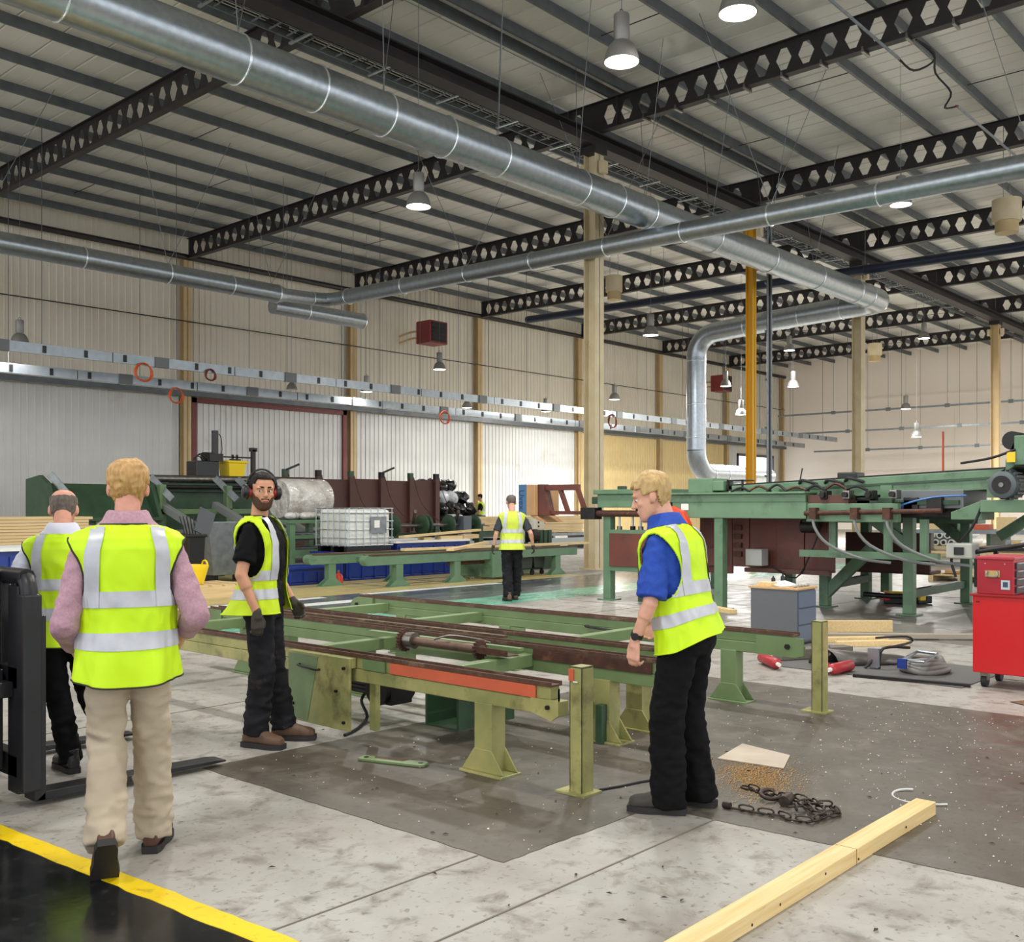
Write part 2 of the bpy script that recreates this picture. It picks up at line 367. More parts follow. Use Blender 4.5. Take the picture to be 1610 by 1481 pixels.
# ---- castellated roof beams
def castellated(L):
    b = MB(); pitch = .52; n = int((L - .3) / pitch); x = 0; H = RZ1 - RZ0; t = .011; hh = .238; a = .07; wd = .185
    s = (L - n * pitch) / 2
    for y in (-t, t):
        b.add([(0, y, 0), (s, y, 0), (s, y, H), (0, y, H)], [(0, 1, 2, 3)]); b.add([(L - s, y, 0), (L, y, 0), (L, y, H), (L - s, y, H)], [(0, 1, 2, 3)])
    for i in range(n):
        o = s + i * pitch; cx = o + pitch / 2; cz = H / 2
        V = [(o, 0), (o + pitch, 0), (o + pitch, cz), (o + pitch, H), (o, H), (o, cz), (cx - wd, cz), (cx - a, cz - hh), (cx + a, cz - hh), (cx + wd, cz), (cx + a, cz + hh), (cx - a, cz + hh)]
        F = [(0, 1, 8, 7), (1, 2, 9, 8), (2, 3, 10, 9), (3, 4, 11, 10), (4, 5, 6, 11), (5, 0, 7, 6)]
        for y in (-t, t): b.add([(p, y, q) for p, q in V], F)
        hx = V[6:]; b.add([(p, -t, q) for p, q in hx] + [(p, t, q) for p, q in hx], [(k, (k + 1) % 6, 6 + (k + 1) % 6, 6 + k) for k in range(6)])
    return b
cast_web = castellated(19.2).mesh('web')
cast_fl = MB().box((0, -.1, -.018), (19.2, .1, 0)).mesh('bottom_flange'); cast_ft = MB().box((0, -.1, 0), (19.2, .1, .018)).mesh('top_flange')
m_flange = mat('dusty_black_flange', (58,54,54), .55, 0, c2=(48,44,44), scale=3)
stif = MB().box((0, -.09, 0), (.02, .09, .72)).mesh('stiffener')
ordn = ['nearest', 'second nearest', 'third nearest', 'fourth nearest', 'fifth nearest', 'sixth nearest', 'seventh nearest', 'farthest']
for side in (0, 1):
    for k in range(-1, 6):
        x = X0 + BAY * k
        t = thing('castellated_beam', f'black roof beam with a row of hexagonal holes, {ordn[k + 1]} of those ' + ('between the left wall and the solid valley beam' if side == 0 else 'on the right of the solid valley beam'),
                  'beam', (x, VAL_Y + .005 if side == 0 else VAL_Y - .005, RZ0), PI / 2 if side == 0 else -PI / 2, 'castellated roof beams')
        linked(cast_web, 'web', black_steel, t); linked(cast_fl, 'bottom_flange', m_flange, t); linked(cast_ft, 'top_flange', black_steel, t, (0, 0, RZ1 - RZ0))
        linked(stif, 'stiffener', m_flange, t, (.75, 0, 0)); linked(stif, 'stiffener', m_flange, t, (19.0, 0, 0))
        if side == 1 and k in (-1, 0):
            cl = MB().box((-.03, -.16, -.06), (.03, .16, -.02)).box((-.02, -.16, -.02), (.02, -.12, .05)).box((-.02, .12, -.02), (.02, .16, .05)).mesh('beam_clamp')
            for q in range(9): linked(cl, 'beam_clamp', steel, t, (1.6 + q * .9, 0, -.02))
# ---- valley beam and its columns
v = thing('valley_beam', 'solid black beam running the length of the hall on top of the columns', 'beam', (0, VAL_Y, 10.58))
MB().box((-4, VAL_Y - .012, 10.62), (END_X - .1, VAL_Y + .012, 10.94)).build('web', black_steel, v)
MB().box((-4, VAL_Y - .2, 10.58), (END_X - .1, VAL_Y + .2, 10.62)).build('bottom_flange', black_steel, v)
MB().box((-4, VAL_Y - .2, 10.9), (END_X - .1, VAL_Y + .2, 10.935)).build('top_flange', black_steel, v)
def column(x, label, m, wd=.36, name='steel_column', plate=True):
    t = thing(name, label, 'column', (x, VAL_Y, 0), 0, 'columns under the valley beam'); h = wd / 2; b = MB(); H = 10.4
    b.box((x - h, VAL_Y - h, .03), (x + h, VAL_Y - h + .02, H)).box((x - h, VAL_Y + h - .02, .03), (x + h, VAL_Y + h, H)).box((x - .01, VAL_Y - h, .03), (x + .01, VAL_Y + h, H))
    b.build('shaft', m, t)
    MB().box((x - h - .08, VAL_Y - h - .08, 0), (x + h + .08, VAL_Y + h + .08, .04)).build('base_plate', m, t)
    MB().box((x - .24, VAL_Y - .24, H), (x + .24, VAL_Y + .24, H + .18)).build('cap_plate', black_steel, t)
    for dy in (-.3, .3): MB().box((x - .1, VAL_Y + dy - .07, H - .5), (x + .1, VAL_Y + dy + .07, H - .2)).build('junction_box', cream_steel, t)
    return t
column(X0, 'tall cream steel column standing alone in the middle of the hall, nearest of its row', cream_steel)
c = column(X0 + BAY, 'yellow painted post rising through the ducts behind the saw line', yellow_paint, .24)
column(X0 + 2 * BAY, 'cream column rising behind the long green incline conveyor, under the duct bend', cream_steel)
column(X0 + 4 * BAY, 'tan column at the far right, in front of the pale end wall', tan_steel)
column(X0 - 2 * BAY, 'cream column behind the camera', cream_steel)
cp = thing('pipe_riser', 'bundle of thin grey pipes climbing beside the yellow post', 'pipe', (X0 + BAY + .45, VAL_Y - .3, 0))
for i, (dx, m) in enumerate(((0, galv_dull), (.12, black_steel), (.22, galv_dull))):
    MB().cyl((X0 + BAY + .4 + dx, VAL_Y - .35, .0), (X0 + BAY + .4 + dx, VAL_Y - .35, 10.6), .035, n=8).build('riser_pipe', m, cp)
for z in (2.5, 4, 5.5, 7, 8.5): MB().box((X0 + BAY + .33, VAL_Y - .32, z), (X0 + BAY + .7, VAL_Y - .28, z + .06)).build('pipe_clip', galv_dull, cp)

# ---- cable ladder under the valley beam
cl = thing('cable_ladder', 'galvanised cable ladder hung along the left flank of the valley beam', 'cable tray', (8, VAL_Y + .75, 10.75))
for y in (VAL_Y + .5, VAL_Y + .95):
    MB().box((4, y - .012, 10.72), (END_X - 4, y + .012, 10.84)).build('side_rail', galv_dull, cl)
rung = MB().box((-.015, -.22, -.012), (.015, .22, .012)).mesh('rung')
for i in range(105): linked(rung, 'rung', galv_dull, cl, (4.2 - 8 + i * .4, -.025, 0))
br = MB().box((-.03, -.42, -.05), (.03, .36, -.01)).box((-.02, -.4, -.01), (.02, -.36, .2)).mesh('bracket')
for i in range(22): linked(br, 'bracket', galv, cl, (-2 + i * 2, 0, 0))
for j in range(3): MB().tube([(4, VAL_Y + .6 + j * .1, 10.77), (END_X - 4, VAL_Y + .6 + j * .1, 10.77)], .018, 5).build('power_cable', black_rubber, cl)
LAMPS_SEEN = [
    (11.61, 8.39, 7.8, 'large lit high-bay lamp at the top centre, nearest of the lamps in view', 1),
    (11.81, 6.68, 8.0, 'lit high-bay lamp at the top edge, seen from below right of the nearest lamp', 1),
    (13.70, 14.82, 7.5, 'lit high-bay lamp hanging below the main duct, left of the middle column', 1),
    (27.84, 18.95, 7.2, 'lit high-bay lamp just right of the middle column, below the cross duct', 1.05),
    (29.00, 30.11, 7.2, 'lit high-bay lamp under the nearer red unit heater', 1.05),
    (44.23, 22.11, 7.2, 'lit high-bay lamp in front of the corner of the pale end wall', 1.1),
    (55.49, 21.13, 6.9, 'lit high-bay lamp in front of the pale end wall, between the two far columns', 1.1),
    (40.90, 29.99, 6.9, 'dim grey high-bay lamp beside the middle column, above the trunkings', 1.1),
    (12.09, 29.65, 6.2, 'lit high-bay lamp at the far left above the upper trunking', 1),
    (32.42, 31.90, 6.0, 'lit lamp between the trunkings, first one right of the heater lamp', 0.9),
    (35.35, 29.77, 5.9, 'lit lamp at the trunkings, just left of the middle column', 0.9),
    (24.78, 29.68, 5.9, 'lit lamp below the upper trunking, left of the nearer red heater', 0.9),
    (40.73, 22.87, 5.7, 'lit lamp left of the yellow post, level with the trunkings', 1),
    (40.41, 23.46, 7.0, 'lit lamp in front of the farther red unit heater', 1),
    (23.65, 9.12, 8.6, 'lit lamp partly hidden behind the slim cross duct at the right', 1),
    (47.41, 17.56, 4.8, 'lit lamp hanging lowest in front of the pale end wall', 1),
    (22.41, 31.08, 5.9, 'small unlit grey lamp beside the upper trunking at left', 0.8),
    (42.32, 21.34, 8.6, 'lit lamp under the far roof beams, left of the far cream column', 1),
    (45.49, 16.52, 9.0, 'lit lamp under the far roof beams, right of the far cream column', 1),
]
m_dred = mat('dark_red_cable', (120,48,40), .5)
m_ocab = mat('orange_flex', (214,96,44), .5)
COILS = [(14.9, 28.0, 5.75, .26, 'orange cable coil hanging from the upper trunking, leftmost', m_ocab), (17.1, 28.0, 5.8, .17, 'small dark red cable coil on the upper trunking left of the unlit lamp', m_dred),
    (17.2, 30.2, 5.4, .24, 'orange cable coil hanging low from the lower trunking by the wall column', m_ocab), (29.3, 30.2, 5.5, .26, 'bright orange cable coil hanging above the rusty steel skip', m_ocab),
    (37.9, 28.0, 5.8, .3, 'dark red cable coil on the upper trunking right of the middle column', m_dred)]
HEATERS = [(31.5, 33.2, 9.35, 'dark red unit heater on pipes high on the left wall, nearer of two'), (56.3, 33.0, 9.3, 'dark red unit heater high on the left wall near the far corner')]
DRUMS = [(31.2, 22.9, 9.6, .32, .7, 'pale roof drum just right of the middle column'), (29.5, 8.5, 9.2, .37, .7, 'pale roof drum at the right edge under the roof'), (51, 21, 9.2, .36, .7, 'pale roof drum in front of the pale end wall')]
HANG = [('conduit', [(8, 7.75, 10.45), (20.0, 7.75, 10.4)], galv_dull), ('flex_loop', [(20.0, 7.75, 10.4), (20.4, 7.6, 10.25), (20.7, 7.3, 10.5), (20.4, 7.5, 10.8)], black_rubber),
    ('flex_loop', [(20.5, 7.6, 10.9), (21.2, 7.5, 10.85), (22.0, 7.75, 10.75), (22.5, 7.6, 10.45), (23.0, 7.9, 10.35), (23.5, 7.8, 10.5)], black_rubber), ('conduit', [(23.5, 7.8, 10.5), (32, 7.8, 10.5)], galv_dull),
    ('red_end_cap', [(23.4, 7.8, 10.48), (23.65, 7.8, 10.5)], red_heater), ('red_end_cap', [(19.85, 7.75, 10.4), (20.1, 7.75, 10.38)], red_heater)]
# ================================================================== ventilation ducts, lamps, trunking
def ring_mesh(r, w=.02): return MB().lathe([(r, -.03), (r + w, -.03), (r + w, -.012), (r + w, .012), (r + w, .03), (r, .03)], n=28, axis='x')
def duct_run(parent, pts, r, ring_at=(), m=galv, name='duct_section', n=32, r_list=None):
    return MB().tube(pts, r_list or r, n).build(name, m, parent, smooth=50)
ring_m = mat('bright_joint_ring', (226,232,236), .22, .85)
def rings(parent, pts, r, m=ring_m):
    for p, axis in pts:
        b = MB().lathe([(r - .01, -.022), (r + .008, -.022), (r + .01, -.012), (r + .022, -.006), (r + .022, .006), (r + .01, .012), (r + .008, .022), (r - .01, .022)], p, 28, axis)
        b.build('joint_ring', m, parent, smooth=40)
def wire(parent, p, q, r=.008, name='suspension_wire', m=None):
    MB().cyl(p, q, r, n=5).build(name, m or galv_dull, parent)
def bend(c, a0, a1, R, plane, n=9):             # quarter bend points: c centre, angles in plane (two axis vectors)
    u, v = Vector(plane[0]), Vector(plane[1]); c = Vector(c)
    return [c + u * R * math.cos(a0 + (a1 - a0) * i / n) + v * R * math.sin(a0 + (a1 - a0) * i / n) for i in range(n + 1)]
MY, MZ, MR = 13.9, 8.6, .38
t = thing('main_duct', 'large round galvanised duct running away under the roof beside the valley beam', 'duct', (4, MY, MZ))
segs = [2.0, 6.2, 9.0, 12.0, 15.0, 17.6, 20.2, 23.2, 26.2, 29.2, 32.0]
for a, b in zip(segs[:-1], segs[1:]): duct_run(t, [(a, MY, MZ), (b, MY, MZ)], MR)
EX, EY, LZ = 34.6, 21.4, 2.9
duct_run(t, [(32.0, MY, MZ), (EX - .75, MY, MZ)] + bend((EX - .75, MY + .75, MZ), -PI/2, 0, .75, ((1,0,0),(0,1,0))) + [(EX, MY + 1.5, MZ)], MR, name='elbow')
duct_run(t, [(EX, MY + 1.5, MZ), (EX, 18.4, MZ - .12)], MR); duct_run(t, [(EX, 18.4, MZ - .12), (EX, EY - .9, MZ - .25)], MR)
duct_run(t, bend((EX, EY - .9, MZ - 1.15), PI/2, 0, .9, ((0,1,0),(0,0,1))), MR, name='elbow')
duct_run(t, [(EX, EY, MZ - 1.15), (EX, EY, 5.6)], MR); duct_run(t, [(EX, EY, 5.6), (EX, EY, LZ + .9)], MR)
duct_run(t, bend((EX + .9, EY, LZ + .9), PI, 1.5 * PI, .9, ((1,0,0),(0,0,1))), MR, name='elbow')
duct_run(t, [(EX + .9, EY, LZ), (EX + 3.4, EY, LZ)], MR); duct_run(t, [(EX + 3.4, EY, LZ), (EX + 6, EY, LZ)], MR * .8)
for x in (EX + 1.9, EX + 2.9, EX + 4.2): duct_run(t, [(x, EY, LZ), (x, EY, 1.2)], .17, name='drop_pipe')
rings(t, [((x, MY, MZ), 'x') for x in segs[1:]] + [((x, MY, MZ), 'x') for x in (4.6, 10.5, 13.5, 18.9, 33.0)] + [((EX + .95, EY, LZ), 'x'), ((EX + 2.0, EY, LZ), 'x'), ((EX + 3.4, EY, LZ), 'x')], MR)
rings(t, [((EX, MY + 1.5, MZ), 'y'), ((EX, 17.0, MZ - .06), 'y'), ((EX, 19.2, MZ - .17), 'y')], MR); rings(t, [((EX, EY, z), 'z') for z in (7.3, 5.6, 4.3)], MR)
for i, x in enumerate((6.2, 9, 12, 15, 17.6, 20.2, 23.2, 26.2, 29.2)):
    wire(t, (x, MY - .02, MZ + MR), (x - 1.2, MY - 1.3, 11.955)); wire(t, (x, MY + .02, MZ + MR), (x + 1.2, MY + 1.0, 11.955))

CX, CZ, CR = 20.15, 7.92, .225
t = thing('cross_duct', 'slimmer round galvanised duct crossing in front of the main duct from right to left', 'duct', (CX, 0, CZ))
ys = [-2, 2.6, 5.4, 8.2, 10.6, 12.8, 15.0, 17.4, 19.8, 22.4, 25.0]
zz = lambda y: CZ + (y - 12) * .016
for a, b in zip(ys[:-1], ys[1:]): duct_run(t, [(CX, a, zz(a)), (CX, b, zz(b))], CR)
rings(t, [((CX, y, zz(y)), 'y') for y in ys[1:]], CR)
for y in (5.4, 10.6, 15.0, 19.8):
    wire(t, (CX, y, zz(y) + CR), (CX - 1.6, y + .8, 11.955)); wire(t, (CX, y, zz(y) + CR), (CX + 1.6, y - .8, 11.955))
BY = 26.0
t2 = thing('wall_side_duct', 'round galvanised duct along the left wall, ending where the cross duct joins', 'duct', (10, BY, 8.05))
xs = [2, 6, 9.6, 12.2, 14.6, 16.6, 18.2]
for a, b in zip(xs[:-1], xs[1:]): duct_run(t2, [(a, BY, 8.05), (b, BY, 8.05)], .27)
rings(t2, [((x, BY, 8.05), 'x') for x in xs[1:]], .27)
duct_run(t2, [(18.2, BY, 8.05), (18.5, BY, 8.06), (19.5, BY, 8.1)], 0, name='reducer', r_list=[.27, .2, .2])
rings(t2, [((19.5, BY, 8.1), 'x')], .2)
duct_run(t2, [(19.5, BY, 8.1), (20.0, BY - .12, 8.12), (20.15, BY - .5, 8.13), (CX, 25.0, zz(25))], .21, name='elbow')
t3 = thing('stub_duct', 'short capped duct stub below the junction of the left wall duct', 'duct', (20, BY + 1, 7.7))
duct_run(t3, [(18.6, BY + .8, 7.85), (22.2, BY + .8, 7.85)], .25); rings(t3, [((22.2, BY + .8, 7.85), 'x'), ((19.9, BY + .8, 7.85), 'x')], .25)
for x in (19.0, 21.8): wire(t3, (x, BY + .8, 8.1), (x, BY + .8, 11.955))
for x in (9.6, 14.6, 18.0):
    wire(t2, (x, BY, 8.3), (x - .5, BY + .6, 11.955)); wire(t2, (x, BY, 8.3), (x + 1.6, BY - .6, 11.955))
m_navy = mat('dark_blue_pipe', (30,38,58), .4, .1)
t = thing('dark_blue_pipe', 'dark blue pipe crossing the hall high up behind the ducts', 'pipe', (33.6, 10, 9.6))
for a, b in ((-4, 6), (6, 14), (14, 22), (22, 29)): MB().tube([(33.2, a, 9.35 + a * .011), (33.2, b, 9.35 + b * .011)], .16, 16).build('pipe_section', m_navy, t, smooth=50)
rings(t, [((33.2, y, 9.35 + y * .011), 'y') for y in (6, 14, 22)], .16, m_navy)
for y in (6, 14, 22): wire(t, (33.2, y, 9.5), (33.2, y, 11.955))

# ---- high-bay lamps
m_lens = mat('lamp_lens', (255,253,246), .3, emit=14)
m_lens_off = mat('lamp_lens_unlit', (196,196,190), .3)
lamp_parts = {}
def lamp_meshes():
    lamp_parts['housing'] = MB().lathe([(0, .66), (.105, .66), (.112, .64), (.112, .33), (.095, .3), (.095, .27), (0, .27)], n=24).mesh('housing')
    lamp_parts['reflector'] = MB().lathe([(.09, .29), (.13, .27), (.175, .22), (.212, .15), (.236, .07), (.25, -.01), (.24, -.008), (.226, .07), (.2, .14), (.16, .21), (.08, .27)], n=32).mesh('reflector')
    lamp_parts['lens'] = MB().lathe([(0, -.018), (.12, -.012), (.236, .004), (.236, .012), (0, .012)], n=28).mesh('lens')
    lamp_parts['hook'] = MB().tube(bend((0, 0, .7), 0, 2 * PI, .035, ((1, 0, 0), (0, 0, 1)), 10), .008, 5).mesh('hook')
    for k, me in lamp_parts.items(): me.polygons.foreach_set('use_smooth', [True] * len(me.polygons)); me.set_sharp_from_angle(angle=.7)
lamp_meshes()
def hb_lamp(x, y, z, label, on=True, sc=1., power=1., group='high-bay lamps'):
    t = thing('pendant_lamp', label, 'lamp', (x, y, z), 0, group)
    for k, m in (('housing', lamp_grey), ('reflector', lamp_grey), ('lens', m_lens if on else m_lens_off), ('hook', steel)):
        o = bpy.data.objects.new(k, lamp_parts[k]); COL.objects.link(o); o.parent = t; o.scale = (sc,) * 3
        if not o.data.materials: o.data.materials.append(m)
        o.material_slots[0].link = 'OBJECT'; o.material_slots[0].material = m
    o = MB().cyl((0, 0, .72 * sc), (0, 0, max(11.955 - z, .8)), .006, n=5).build('cord', galv_dull, t, local=True)
    if on:
        l = bpy.data.lights.new('lamp_light', 'AREA'); l.shape = 'DISK'; l.size = .46 * sc; l.energy = LAMP_W * power; l.color = (1, .975, .93); l.spread = PI
        lo = bpy.data.objects.new('lamp_light', l); COL.objects.link(lo); lo.parent = t; lo.location = (0, 0, -.03 * sc)
    return t
for (x, y, z, lab, sc) in LAMPS_SEEN: hb_lamp(x, y, z, lab, 'unlit' not in lab, sc, 2.8 if x > 40 else .3 if y > 28 else 1)
for (x, y) in ((6, 3), (6, 10), (-2, 3), (-2, 11), (-2, 19), (14, -5), (24, -6), (34, -7), (44, -4), (6, -5), (2, 27), (54, -2), (62, 8), (64, 0), (56, 6), (48, 2)):
    hb_lamp(x, y, 8.0, 'added high-bay lamp out of the frame', True, 1, 2.8 if x > 40 else 1, 'added lamps beyond the frame')  # unseen lamps added for light, the far ones stronger to brighten the end wall

# ---- cable trunking with sockets, two long runs in front of the left wall
m_trunk = mat('trunking_zinc', (168,176,182), .38, .75, c2=(150,158,164), scale=5)
m_tap = mat('tap_off_grey', (112,116,118), .5, .2)
for nm, y, z, lab in (('cable_trunking', 28.0, 5.85, 'upper of two long zinc cable trunkings hung along the left wall'), ('cable_trunking', 30.2, 5.55, 'lower of two long zinc cable trunkings hung along the left wall')):
    t = thing(nm, lab, 'trunking', (6, y, z), 0, 'cable trunkings')
    for i in range(16):
        x = 2 + i * 4.0
        if x < 62: MB().box((x, y - .05, z - .14), (x + 3.97, y + .05, z + .14)).build('channel', m_trunk, t)
    cap = MB().box((-.05, -.012, -.1), (.05, .012, .1)).mesh('joint_cover'); box = MB().box((-.22, -.07, -.15), (.22, .07, .15)).mesh('tap_off_box')
    for i in range(50):
        x = 4 + i * 1.15
        if i % 4 == 2: linked(box, 'tap_off_box', m_tap, t, (x - 6, -.02, 0))
        else: linked(cap, 'joint_cover', black_plastic, t, (x - 6, -.06, 0))
    hr = MB().cyl((0, 0, .14), (0, 0, 6.1), .01, n=5).mesh('hanger_rod')
    for i in range(15): linked(hr, 'hanger_rod', grey_steel, t, (-2 + i * 4, 0, 0))
m_ocable = mat('orange_cable', (206,92,44), .5)
def coil(x, y, z, r, label, m=m_ocable, turns=4):
    pts = []
    for i in range(turns * 14): a = 2 * PI * i / 14; pts.append((x + r * math.sin(a) * (1 + .1 * math.sin(i * .37)), y - .1 + .02 * math.sin(i), z - r + r * math.cos(a) * (1 + .12 * math.sin(i * .5))))
    tag(MB().tube(pts, .018, 6).build('cable_coil', m, smooth=60), label, 'cable', 'cable coils on the trunking')
for x, y, z, r, lab, m in COILS: coil(x, y, z, r, lab, m)
# ---- far overhead busbars at the end wall
for i, (y0, z, x) in enumerate(((2, 6.2, 60), (2, 5.2, 63), (2, 7.2, 58))):
    t = thing('busbar_rail', ['middle thin overhead rail hung in front of the pale end wall', 'lowest thin overhead rail hung in front of the pale end wall', 'topmost thin overhead rail hung in front of the pale end wall'][i], 'rail', (x, y0, z), 0, 'overhead rails')
    MB().box((x - .04, -2, z - .05), (x + .04, 30, z + .05)).build('rail', galv_dull, t)
    hr = MB().cyl((0, 0, .05), (0, 0, 11.955 - z), .01, n=5).mesh('hanger_rod'); bx = MB().box((-.06, -.12, -.1), (.06, .12, .1)).mesh('clamp')
    for j in range(9): linked(hr, 'hanger_rod', grey_steel, t, (0, -2 + j * 3.3, 0)); linked(bx, 'clamp', m_tap, t, (0, -2 + j * 3.3, 0))
# ---- red unit heaters high on the wall
def heater(x, y, z, label, pipe=True):
    t = thing('unit_heater', label, 'heater', (x, y, z), 0, 'red unit heaters')
    MB().box((x - .55, y - .45, z - .5), (x + .55, y + .45, z + .5)).build('casing', red_heater, t, bevel=.03)
    MB().box((x - .44, y - .48, z - .42), (x + .44, y - .452, z + .42)).build('air_grille', black_steel, t)
    for i in range(5): MB().cbox((x, y - .5, z - .36 + i * .18), (.86, .06, .015), rx=.6).build('louvre', dark_metal, t)
    for dz in (-.15, .15): MB().tube([(x - .2, y + .4, z + dz), (x - .2, y + 1.2, z + dz), (x - .2, WALL_Y - .05, z + dz - .1)], .05, 8).build('flue_pipe', tan_steel, t, smooth=50)
    for dx in (-.4, .4): wire(t, (x + dx, y, z + .5), (x + dx, y, 11.955), name='hanger_rod')
for h in HEATERS: heater(*h)
# ---- ceiling fans / extractor drums
for x, y, z, r, hgt, lab in DRUMS:
    t = thing('roof_extractor', lab, 'extractor', (x, y, z), 0, 'pale roof extractor drums')
    MB().lathe([(0, hgt), (r, hgt), (r, .12), (r * .96, .1), (0, .1)], (x, y, z), 24).build('drum', cream_steel, t, smooth=40)
    MB().lathe([(r * .8, .1), (r * .8, -.2), (0, -.2)], (x, y, z), 24).build('outlet', tan_steel, t, smooth=40)
    for a in (0, PI): wire(t, (x + r * .8 * math.cos(a), y, z + hgt), (x + r * .8 * math.cos(a), y, 11.955), name='hanger_rod')
# ---- loose overhead wires and a conduit with red ends
cn = thing('hanging_conduit', 'thin grey conduit with a looped black flex under the nearest right roof beam', 'conduit', (13, 5, 10.5))
for tt, pts, m in HANG: MB().tube(pts, .03 if m is galv_dull else .022, 6).build(tt, m, cn, smooth=60)
# ================================================================== chain conveyor in the foreground (three beam lines, one assembly)
def flare_leg(parent, x, y, h, m, wx=.12, wy=.14, name='leg', spread=.17, along='y', z0=0):
    b = MB(); b.box((x - wx/2, y - wy/2, z0 + .015), (x + wx/2, y + wy/2, z0 + h))
    b.box((x - wx/2 - .03, y - spread, z0), (x + wx/2 + .03, y + spread, z0 + .016)) if along == 'y' else b.box((x - spread, y - wy/2 - .03, z0), (x + spread, y + wy/2 + .03, z0 + .016))
    for s in (-1, 1):
        if along == 'y': b.prism([(y - spread, z0 + .016), (y + spread, z0 + .016), (y + wy/2, z0 + .15), (y - wy/2, z0 + .15)], 'x', x + s*wx/2 - .005, x + s*wx/2 + .005)
        else: b.prism([(x - spread, z0 + .016), (x + spread, z0 + .016), (x + wx/2, z0 + .15), (x - wx/2, z0 + .15)], 'y', y + s*wy/2 - .005, y + s*wy/2 + .005)
    return b.build(name, m, parent, bevel=.004)
def sprocket(c, r, axis='y', n=20, w=.03):
    b = MB(); c = Vector(c); vs = []
    prof = []
    for i in range(n):
        for da, rr in ((-.32, .84), (-.12, 1), (.12, 1), (.32, .84)):
            a = 2 * PI * (i + da) / n; prof.append((r * rr * math.cos(a), r * rr * math.sin(a)))
    ax = {'x': (c.y, c.z, c.x), 'y': (c.x, c.z, c.y), 'z': (c.x, c.y, c.z)}[axis]
    return b.prism([(p + ax[0], q + ax[1]) for p, q in prof], axis, ax[2] - w/2, ax[2] + w/2)
def bolt(parent, c, r=.014, axis='x', m=None):
    c = Vector(c); d = Vector({'x': (1,0,0), 'y': (0,1,0), 'z': (0,0,1)}[axis])
    MB().cyl(c - d * .012, c + d * .012, r, n=6).build('bolt', m or dark_metal, parent)
m_railrust = mat('rusty_rail_top', (104,74,58), .6, .3, c2=(74,52,42), scale=18, dirt=(140,120,100), dscale=5, bump=.2)
CV = thing('chain_conveyor', 'worn green chain conveyor frame with three beam lines and rusty rails on the dark floor', 'conveyor', (5.8, 6, 0))
def beam_line(x, y0, y1, m, zt=.57, zb=.41, wd=.09, rail=True):
    f = x - wd/2; g = x + wd/2
    MB().box((f, y0, zb), (g, y1, zt - .075)).build('side_beam', m, CV, bevel=.006)
    MB().box((f + .006, y0 + .06, zt - .073), (g - .006, y1 - .02, zt)).build('upper_beam', m, CV, bevel=.004)
    if rail:
        MB().box((f - .004, y0 + .05, zt), (g + .004, y1, zt + .01)).box((f - .004, y0 + .05, zt + .01), (f + .004, y1, zt + .026)).box((g - .004, y0 + .05, zt + .01), (g + .004, y1, zt + .026)).build('chain_rail', m_railrust, CV)
# front line
beam_line(4.38, 3.56, 8.9, green_lit_olive)
MB().box((4.325, 3.72, .5), (4.336, 4.95, .568)).build('edge_strip', orange_paint, CV, label='orange red painted strip')
MB().box((4.325, 5.0, .5), (4.336, 5.22, .568)).build('edge_strip', green_light, CV)
MB().prism([(3.55, .57), (3.55, .42), (3.6, .385), (3.75, .42), (3.75, .5), (3.55, .5)], 'x', 4.32, 4.336).build('end_plate', green_lit_olive, CV)
bolt(CV, (4.315, 3.62, .46), .013); MB().cyl((4.33, 3.62, .46), (4.46, 3.62, .46), .02, n=14).build('idler_shaft', dark_metal, CV)
def end_post(x, y, h, m):
    b = MB(); b.box((x - .05, y - .045, .012), (x + .05, y - .035, h)).box((x - .05, y + .035, .012), (x + .05, y + .045, h)).box((x - .05, y - .045, .012), (x - .042, y + .045, h)).box((x + .042, y - .035, .012), (x + .05, y + .035, h * .7)).box((x - .05, y - .045, h - .01), (x + .05, y + .045, h))
    b.build('end_post', m, CV, bevel=.003)
    MB().box((x - .08, y - .08, 0), (x + .08, y + .12, .014)).build('foot_plate', m, CV)
end_post(4.40, 3.45, .70, green_lit_olive)
MB().box((4.342, 3.46, .62), (4.351, 3.495, .685)).build('paint_patch', orange_paint, CV)
MB().box((4.338, 3.43, .615), (4.3425, 3.46, .622)).build('white_tick', white_plastic, CV)
flare_leg(CV, 4.38, 4.12, .42, green_lit_olive); flare_leg(CV, 4.4, 6.4, .42, green_lit_olive); flare_leg(CV, 4.38, 8.3, .42, green_light)
# guard box with worn paint
MB().box((4.27, 5.29, .085), (4.29, 5.96, .565)).box((4.29, 5.29, .5), (4.33, 5.31, .565)).box((4.29, 5.94, .085), (4.33, 5.96, .565)).box((4.27, 5.29, .56), (4.34, 5.96, .568)).build('guard_box', green_lit_olive, CV, bevel=.004)
MB().prism([(5.62, .55), (5.74, .1), (5.955, .1), (5.955, .55)], 'x', 4.266, 4.2705).build('guard_panel', green_light, CV)
MB().tube([(4.265, 5.82, .48), (4.245, 5.82, .48), (4.24, 5.79, .475), (4.24, 5.62, .465), (4.265, 5.6, .465)], .008, 6).build('handle', dark_metal, CV)
for y, z in ((5.34, .5), (5.42, .34), (5.9, .2), (5.34, .14)): bolt(CV, (4.265, y, z), .011)
MB().cyl((4.36, 6.06, .27), (4.42, 6.06, .27), .165, n=28).build('chain_guard_disc', rust, CV, smooth=40, label='round rusty chain guard')
MB().box((4.42, 5.2, .08), (4.46, 5.26, .42)).build('motor_bracket', green_lit_olive, CV)
